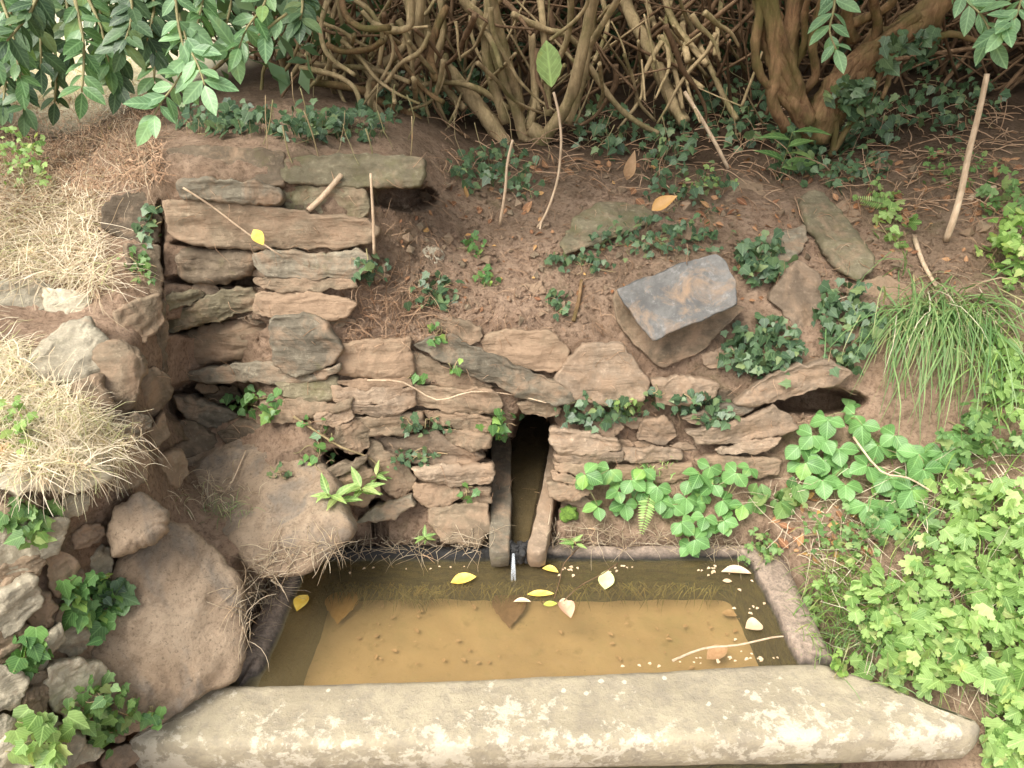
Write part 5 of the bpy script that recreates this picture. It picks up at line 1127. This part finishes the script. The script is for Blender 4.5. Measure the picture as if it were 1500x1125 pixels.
e = empty('bush', at(1005, 185, 2.6), 'bush of straight leaning stems between the middle bush and the gnarled trunk', 'bush', 'bushes above the wall')
RS = [([(908,-20),(922,20),(945,60),(968,112),(985,150),(1003,180)], 17, 15), ([(995,-20),(1012,40),(1035,88),(1063,147),(1080,176)], 8, 7), ([(970,-20),(985,30),(1015,70),(1036,95)], 9, 8), ([(940,-20),(960,40),(990,95),(1030,130)], 8, 6), ([(1060,-20),(1052,40),(1048,80)], 7, 6),
      ([(985,-10),(975,50),(990,110),(1000,160)], 7, 6), ([(930,160),(938,110),(935,60)], 5, 4), ([(880,-10),(890,40),(870,90)], 7, 5), ([(1003,180),(1030,185),(1060,200),(1085,196)], 7, 4), ([(1010,-20),(1000,40),(1008,90)], 9, 8)]
for k, (p, a, b) in enumerate(RS): stem(e, p, (2.75 - .05 * (k % 3), 2.5), a, b)
e = empty('tree', at(1205, 195, 2.35), 'gnarled orange brown trunk forking from one stool at the upper right', 'tree', None)
TS = [([(1118,-30),(1125,30),(1133,70),(1146,110),(1160,140),(1185,180)], 34, 24), ([(1168,-30),(1160,30),(1156,80),(1160,120)], 22, 14), ([(1195,205),(1205,170),(1225,135),(1262,92),(1300,62),(1350,30),(1400,-20)], 46, 32),
      ([(1215,175),(1240,150),(1262,120),(1270,95)], 34, 20), ([(1175,135),(1195,110),(1190,60),(1205,0),(1215,-30)], 12, 10), ([(1250,60),(1240,20),(1255,-20)], 14, 12), ([(1270,80),(1285,40),(1275,-20)], 14, 10), ([(1320,60),(1350,65),(1390,50),(1430,60)], 13, 6), ([(1298,85),(1302,115),(1292,145)], 9, 5), ([(1230,40),(1260,30),(1300,10),(1320,-20)], 12, 9), ([(1165,95),(1180,60),(1178,20),(1190,-20)], 10, 8)]
for k, (p, a, b) in enumerate(TS): stem(e, p, (2.33, 2.3 if k < 4 else 2.25), a, b, 'barko', 'trunk' if k < 3 else 'branch', .22, 12)
for k in range(16):
    base_ = [(1197, 205), (1208, 170), (1228, 135), (1264, 92), (1302, 62), (1352, 28)] if k % 2 else [(1190, 190), (1165, 145), (1146, 108), (1133, 66), (1124, 20), (1116, -30)]
    o_ = rng.normal(0, 15); stem(e, [(u + o_ * (.5 + .5 * math.cos(i + k)) + rng.normal(0, 3), v + o_ * .5 * (1 if k % 2 else 0) + rng.normal(0, 3)) for i, (u, v) in enumerate(base_)], (2.30, 2.28), rng.uniform(8, 17), rng.uniform(6, 12), 'barko', 'bark_strand', .25, 8)
ALLV.clear(); ALLF.clear(); ALLV.append(GV); ALLF.append(GF)
for o_ in list(e.children): V_ = np.array([v.co[:] for v in o_.data.vertices]) + np.array(e.location); ALLV.append(V_); ALLF.append([tuple(p_.vertices) for p_ in o_.data.polygons])
_old = TREE; TREE = _bvh()
for (u, v, a, b, n, s, lab) in LATE: clump(u, v, a, b, n, s, 'ivy', 'ivy_patch', lab, 'ivy', group=IG, lift=.05, jit=.5)
TREE = _old
# loose sticks
def stick(pts, w0, w1, label, mat='stick', name='stick', lift=.012, Ys=None):
    P = []
    for i, (u, v) in enumerate(pts):
        if Ys: P.append(at(u, v, Ys[i]))
        else: p, nn, _ = hit(u, v); P.append(p + unit(CAM - p) * lift)
    P = np.array(P)
    k = np.linalg.norm(P.mean(0) - CAM) / FPX / 1.1; mb = MB(); tube(mb, P, w0 * .5 * k, w1 * .5 * k, 7, .5); return tag(mb.build(name, M[mat]), label, 'stick')
b, _, _ = hit(1385, 355); y0 = b[1]
stick([(1446,108),(1434,165),(1420,220),(1408,280),(1397,320),(1386,352)], 7, 10, 'tall pale stick leaning upright on the bank at the right', Ys=[y0 + .02, y0 + .01, y0, y0 - .01, y0 - .02, y0 - .01])
stick([(1340,350),(1352,385),(1372,420)], 7, 5, 'pale broken stalk left of the foot of the tall leaning stick')
b, _, _ = hit(1067, 247)
stick([(1003,135),(1025,170),(1048,210),(1067,247)], 6, 6, 'thin pale stick leaning in front of the straight stems', Ys=[b[1] + .1, b[1] + .05, b[1] + .02, b[1]])
stick([(500,256),(485,274),(468,293),(452,308)], 8, 9, 'short pale stick leaning on the mossy wall stones')
b, _, _ = hit(548, 372)
stick([(543,254),(545,290),(547,330),(548,372)], 4, 5, 'upright green yellow stalk in front of the dark gap', Ys=[b[1] - .06] * 4)
b, _, _ = hit(732, 332)
stick([(751,205),(743,240),(740,280),(732,330)], 4, 5, 'thin bare stem hanging in front of the ivy at the bush foot', Ys=[b[1] + .0] * 4)
stick([(268,275),(310,302),(360,340),(415,377)], 3, 2.5, 'thin straw lying diagonally across the longest slab', lift=.02)
stick([(840,470),(848,440),(852,410)], 7, 6, 'dark bark strip lying left of the slate block', 'barko')
stick([(1420,292),(1440,280),(1458,274)], 8, 6, 'short pale chip of wood at the right edge of the bank')
stick([(538,557),(590,560),(640,586),(690,574),(750,578),(800,590)], 3, 2, 'dry ivy runner looping across the stones above the hole', lift=.02)
stick([(1250,640),(1290,690),(1330,700),(1365,720)], 3.5, 2.5, 'pale looping grass stalk over the strawberry leaves', 'stick', lift=.08)
stick([(430,610),(460,630),(500,655),(540,670),(560,690)], 4, 3, 'woody ivy runner above the earth covered boulder', 'bark', lift=.015)
stick([(360,660),(330,720),(300,700)], 2, 1.5, 'thin straw hanging in the notch left of the earth covered boulder', lift=.02)
# the single big leaf on its long pale stem
b, _, _ = hit(793, 325); yb = b[1] - .02
e = empty('sapling', at(795, 350, yb), 'single bright green leaf standing on a long pale bare stem', 'sapling'); mb = MB()
P = [at(u, v, y) for (u, v), y in zip([(740,375),(770,350),(793,325),(808,292),(818,255),(822,205),(818,165),(811,135)], [yb + .0, yb, yb, yb + .01, yb + .03, yb + .05, yb + .06, yb + .07])]
tube(mb, P, .0028, .0034, 6, .8); P2 = [at(793,325,yb), at(790,350,yb - .03), at(800,382, yb - .08)]; tube(mb, P2, .0028, .0018, 6, .8); mb.build('stem', M['stick'], e)
mb = MB(); lp = at(808, 128, yb + .07); d = unit(at(800, 58, yb + .09) - lp); L = np.linalg.norm(at(800, 58, yb + .09) - lp); place(mb, T_ovate(.56, 12, .25, .12, .45, 1.4, .03), lp, d, unit(CAM - lp), L, .8)
mb.build('leaf', M['herb'], e)
# leafy twigs hanging into the picture
def spray(pts, Y, n, size, mat, label, pairs=True, name='leafy_twig', parent=None, group='leafy twigs hanging into the picture', w=4, dens=1, T=(PRIV,)):
    m_ = len(pts); Ys = np.linspace(Y[0], Y[1], m_); P = np.array([at(u, v, y) for (u, v), y in zip(pts, Ys)])
    e = empty(name, P[0], label, 'twig with leaves', group) if parent is None else parent
    s = MB(); f = MB(); k = np.mean(Ys) * 1.1 / FPX; tube(s, P, w * .5 * k, w * .25 * k, 5, .35)
    for i in range(n):
        t = (i + .5) / n * (m_ - 1); a = min(int(t), m_ - 2); q = P[a] + (P[a + 1] - P[a]) * (t - a); ax = unit(P[a + 1] - P[a]); view = unit(CAM - q)
        sd_ = unit(np.cross(ax, view)); ph = rng.uniform(-.5, .5)
        for sg in ((-1, 1) if pairs else (rng.choice([-1, 1]),)):
            dd = unit(sd_ * sg * rng.uniform(.6, 1.1) + ax * rng.uniform(.4, .9) + view * rng.uniform(-.3, .5) + rv(.32) + np.array([0, 0, -.2])); place(f, T[rng.integers(len(T))], q, dd, unit(view * .7 + np.array([0, 0, .8]) + rv(.3)), size * rng.uniform(.7, 1.15))
    place(f, T[0], P[-1], unit(P[-1] - P[-2]), unit(unit(CAM - P[-1]) + rv(.15)), size)
    f.build('foliage', M[mat], e); s.build('twig', M['stem'], e); return e
spray([(255,-20),(262,40),(272,90),(255,125),(236,150),(222,175)], (1.5,1.4), 9, .052, 'privetf', 'front twig with large bluish leaves pointing down at the upper left')
spray([(262,20),(275,65),(290,95),(300,125)], (1.5,1.42), 6, .056, 'privetf', 'leafy side twig right beside the lowest hanging leaves')
spray([(420,20),(400,35),(375,55),(350,68),(335,72)], (1.6,1.5), 4, .058, 'privetf', 'leafy twig reaching left in front of the tangled bush')
spray([(395,-20),(385,10),(362,40),(350,70)], (1.62,1.5), 5, .045, 'privet', 'short leafy twig at the top edge left of the tangled bush')
spray([(300,-30),(295,10),(285,50)], (1.55,1.5), 7, .045, 'privet', 'dense leafy twig entering at the top above the bluish leaves')
spray([(1225,-30),(1222,10),(1215,45),(1225,72)], (1.9,1.8), 6, .056, 'privetf', 'leafy twig hanging in front of the gnarled trunk')
spray([(1400,-30),(1415,0),(1440,25),(1455,60)], (1.8,1.7), 6, .062, 'privetf', 'leafy twig at the top right with a long pointed leaf')
spray([(1500,-20),(1490,20),(1470,45)], (1.7,1.65), 6, .055, 'privetf', 'leafy twig in the top right corner')
for k, (u0, v0, u1, v1) in enumerate([(-10,-30,30,120),(40,-30,60,100),(90,-30,95,80),(140,-30,140,90),(190,-20,180,70),(220,-30,215,60),(20,-30,-10,90),(330,-30,330,40),(60,-20,10,60),(120,-20,160,100),(15,20,35,165),(70,30,80,150),(110,0,120,135),(165,20,170,130),(-5,60,5,150),(215,10,225,120),(430,-30,440,30),(170,-30,230,80)]):
    spray([(u0, v0), ((u0 + u1) / 2 + 8, (v0 + v1) / 2), (u1, v1)], (1.9 + .1 * (k % 4), 1.8 + .1 * (k % 4)), 8, .058, 'privet' if k % 3 == 0 else 'ivy', 'shaded leafy twig among those darkening the top left corner', w=5)
# the hedge mass behind the stems and an unseen crown overhead, shaped to shade it
def cloud(n, fn, size, mat, name, parent, T=None, zb=(0, 0, .6)):
    T = T or T_ovate(.5, 2, .2, .15, .45); V0, F0 = T; m_ = len(V0); C = np.array([fn() for _ in range(n)]); d = rng.normal(size=(n, 3)); d /= np.linalg.norm(d, axis=1)[:, None]
    nr = rng.normal(size=(n, 3)) * .7 + np.array(zb); nr -= d * (nr * d).sum(1)[:, None]; nr /= np.linalg.norm(nr, axis=1)[:, None]; x = np.cross(d, nr); s = (size * rng.uniform(.6, 1.3, n))[:, None, None]
    W = C[:, None] + s * (V0[None, :, :1] * x[:, None] + V0[None, :, 1:2] * d[:, None] + V0[None, :, 2:] * nr[:, None])
    F = (np.array(F0)[None] + (np.arange(n) * m_)[:, None, None]).reshape(-1, 4); var = np.repeat(rng.random(n), m_)
    return link(name, W.reshape(-1, 3), F.tolist(), M[mat], parent, True, var)
hg = empty('hedge', (0.9, 3.6, 1.1), 'dark leafy hedge closing the view behind the bare stems', 'hedge')
def f_back():
    while 1:
        x = rng.uniform(-1.35, 4.2); y = rng.uniform(3.3, 4.9) + .12 * math.sin(x * 5); z = rng.uniform(1.0, 1.9)
        if x < -.9 and rng.random() < (-.9 - x) * 2: continue
        return (x, y, z)
def f_top():
    while 1:
        x = rng.uniform(-2.2, 3.6); y = rng.uniform(1.25, 5.0); z = rng.uniform(1.72 if y < 1.95 else 1.62, 2.4)
        if x < -.2 and rng.random() < min(.92, (-.2 - x) * .8): continue
        if noise.noise(Vector((x * 1.6, y * 1.6, 3))) < -.25: continue
        return (x, y, z)
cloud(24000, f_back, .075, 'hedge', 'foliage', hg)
cloud(30000, f_top, .075, 'hedge', 'shade_crown', hg)  # out of view, added to block sky light over bank and hedge
def f_left():
    while 1:
        x = rng.uniform(-2.4, -.45); y = rng.uniform(2.0, 2.9); z = rng.uniform(1.27, 1.72); lo = 1.335 + .07 * noise.noise(Vector((x * 5, y * 3, 1))) - .05 * (x > -1.0)
        if z < lo or noise.noise(Vector((x * 6, y * 6, z * 6))) < -.22: continue
        return (x, y, z)
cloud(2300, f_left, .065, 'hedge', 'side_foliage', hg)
tw = MB()
for i in range(700):
    x = rng.uniform(-.9, 2.6); y = rng.uniform(2.6, 3.6); L = rng.uniform(.4, .95); d = unit([rng.normal(0, .7), rng.normal(0, .3), rng.uniform(.15, 1)]); p = np.array([x, y, 1.02 + rng.uniform(0, .35)])
    tube(tw, [p, p + d * L * .5 + rv(.03), p + d * L + rv(.05)], rng.uniform(.003, .010), .002, 5, rng.random(), 3)
tw.build('dead_twigs', M['barkd'], hg)['kind'] = 'stuff'
# ---------------------------------------------------------------- leaves on the water and on the slab
def wleaf(u, v, du, dv, z, wpx, c, label, curl=.15, T=None, cat='leaf', name='floating_leaf'):
    p = atz(u - du / 2, v - dv / 2, z); q = atz(u + du / 2, v + dv / 2, z); L = np.linalg.norm(q - p); mb = MB()
    t = T or T_ovate(1, 8, curl, -.1, .4, 1.3); sx = wpx * np.linalg.norm(p - CAM) / FPX / 1.05 / L; place(mb, t, p + np.array([0, 0, .003]), q - p, (0, 0, 1), L, .5, sx)
    if c not in M: M[c] = None
    o = mb.build(name, M[c]); return tag(o, label, cat)
def lm(name, c, c2): M[name] = plain_mat(name, c, c2, 70, .5, .3)
lm('yleaf', (.78, .50, .06), (.88, .66, .16)); lm('pleaf', (.62, .66, .26), (.72, .74, .36)); lm('gleaf', (.35, .5, .05), (.5, .62, .12)); lm('bleaf', (.12, .06, .03), (.2, .11, .06)); lm('oleaf', (.42, .22, .06), (.5, .28, .09)); lm('tleaf', (.52, .37, .22), (.68, .52, .35)); lm('rleaf', (.5, .28, .18), (.66, .42, .28)); lm('dleaf', (.33, .2, .1), (.45, .28, .15))
Zf = ZW + .001
wleaf(679,852,38,-6,Zf,22,'yleaf','yellow oval leaf floating left of the trickle',.25)
wleaf(792,873,40,2,Zf,13,'yleaf','yellow narrow leaf floating right of the trickle')
wleaf(806,838,24,8,Zf,13,'yleaf','small bright yellow leaf floating against the back rim',.4)
wleaf(888,852,4,-26,Zf,24,'pleaf','pale green pointed leaf floating near the back rim')
wleaf(806,887,20,0,Zf,11,'gleaf','small green leaf floating under the yellow narrow one')
HEART = T_star([(0, 0), (.1, -.06), (.3, -.04), (.44, .1), (.5, .28), (.46, .42), (.42, .46), (.36, .6), (.3, .62), (.2, .78), (.1, .86), (0, 1)] + [(-x, y) for x, y in [(.1, .86), (.2, .78), (.3, .62), (.36, .6), (.42, .46), (.46, .42), (.5, .28), (.44, .1), (.3, -.04), (.1, -.06)]], .05, .05)
wleaf(746,896,0,50,ZS+.012,52,'bleaf','dark brown heart shaped leaf sunk in front of the trickle',.1,HEART,'leaf','sunken_leaf')
wleaf(499,891,-10,48,ZS+.022,50,'oleaf','orange brown round leaf sunk near the left end',.1,HEART,'leaf','sunken_leaf')
wleaf(443,886,16,-22,Zf,22,'yleaf','crumpled yellow leaf at the left end of the water',.5)
wleaf(765,884,26,2,Zf,9,'tleaf','small pale leaf touching the sunken heart leaf',.4)
wleaf(830,896,12,28,Zf,24,'rleaf','crumpled pinkish leaf floating right of the middle',.5)
wleaf(826,883,14,2,Zf,12,'tleaf','pale petal lying against the crumpled pinkish leaf')
wleaf(1104,921,-26,6,Zf,24,'tleaf','tan curled leaf floating near the right end',.5)
wleaf(1078,842,44,6,Zf,16,'tleaf','long tan leaf caught in the right back corner',.4)
wleaf(1050,960,30,-14,ZS+.03,24,'rleaf','reddish leaf sunk by the slab near the right end',.3,None,'leaf','sunken_leaf')
wleaf(1068,902,22,6,ZS+.01,14,'dleaf','brown scrap sunk on the silt left of the tan curled leaf',.3,None,'leaf','sunken_leaf')
wleaf(1065,883-30,14,2,Zf,8,'tleaf','small pale scrap beside the long tan leaf')
wleaf(384,342,18,12,0,0,'yleaf','x') if False else None
p, nn, _ = hit(384, 340); mb = MB(); place(mb, T_ovate(.7, 6, .3, .2, .4), p + nn * .02 + np.array([-.012, 0, .01]), (.4, -.3, -.6), (0, -.8, .6), .036, .5); tag(mb.build('fallen_leaf', M['yleaf']), 'yellow leaf stuck on the longest wall slab', 'leaf')
p, nn, _ = hit(952, 314); mb = MB(); place(mb, T_ovate(.5, 6, .5, .2, .4), p + nn * .012, (.5, -.1, .4), (0, -.7, .7), .07, .5); tag(mb.build('fallen_leaf', M['oleaf']), 'curled orange brown leaf at the tip of the mossy slate', 'leaf')
p, nn, _ = hit(918, 270); mb = MB(); place(mb, T_ovate(.4, 6, .6, .2, .4), p + nn * .012, (.1, -.1, .6), (0, -.7, .7), .08, .5); tag(mb.build('fallen_leaf', M['dleaf']), 'upright curled brown leaf above the mossy slate', 'leaf')
# specks along the water's edge
f = MB()
for i in range(75):
    t = rng.random()
    if t < .35: u = 900 + 260 * rng.beta(2, 1.2); v = 978 - (u - 890) * .045 - abs(rng.normal(0, 4))
    elif t < .7: u, v = rng.choice([835, 905, 925, 1035, 1050, 1075]) + rng.normal(0, 9), 830 + abs(rng.normal(0, 5))
    elif t < .9: u, v = rng.normal(1100, 14), rng.uniform(835, 955)
    else: u, v = rng.uniform(480, 740), 829 + abs(rng.normal(0, 6))
    p = atz(u, v, Zf + .001); a = rng.uniform(0, 6.28); place(f, T_ovate(.7, 3, .5, .1, .4), p, (math.cos(a), math.sin(a), .05), (0, 0, 1), rng.uniform(.004, .011), rng.uniform(.3, 1))
tag(f.build('floating_debris', M['tleaf']), 'pale petals and scraps floating along the edges', None, None, 'stuff')
stick([(985,968),(1030,950),(1080,945),(1130,934),(1150,932)], 4, 2.5, 'pale bent stalk floating at the right end of the water', Ys=[float(atz(u, v, Zf)[1]) for u, v in [(985,968),(1030,950),(1080,945),(1130,934),(1150,932)]])
for k, (pts, lab) in enumerate([([(905,825),(880,842),(850,858),(826,880)], 'dark thin straw trailing in the water toward the pinkish leaf'), ([(872,780),(850,800),(826,826),(820,850),(812,876)], 'thin straw bending over the back rim into the water')]):
    stick(pts, 2, 1.4, lab, 'barkd', Ys=[float(atz(u, v, ZW + .03 - .007 * i)[1]) for i, (u, v) in enumerate(pts)])
f = MB()
for i in range(70):
    u, v = rng.uniform(490, 1090), rng.uniform(885, 980); p = atz(u, v, ZS + .011); a = rng.uniform(0, 6.28); place(f, T_ovate(.6, 3, .4, .1, .4), p, (math.cos(a), math.sin(a), .05), (0, 0, 1), rng.uniform(.004, .016), rng.random())
tag(f.build('sunken_debris', M['dleaf']), 'brown scraps of rotting leaf lying on the silt', None, None, 'stuff')
# algae tufts in the water on the back wall
f = MB()
for (uc, vc, n) in ((605, 872, 90), (500, 862, 40), (900, 850, 60), (660, 860, 40), (760, 850, 40)) + tuple((int(u_), 868, int(rng.integers(4, 26))) for u_ in np.linspace(480, 1085, 24)):
    for i in range(n):
        p = atz(uc + rng.normal(0, 22), vc + rng.normal(0, 5), .325); blade(f, p + np.array([0, .02, 0]), np.array([rng.normal(0, .6), -.6, -.35]) + rv(.2), rng.uniform(.02, .055), .0022, .8, 4)
tag(f.build('algae', leaf_mat('algae', (.05, .04, .01), (.2, .16, .05), None, rough=.8, trans=.1)), 'brown green algae strands on the sunken back wall', None, None, 'stuff')
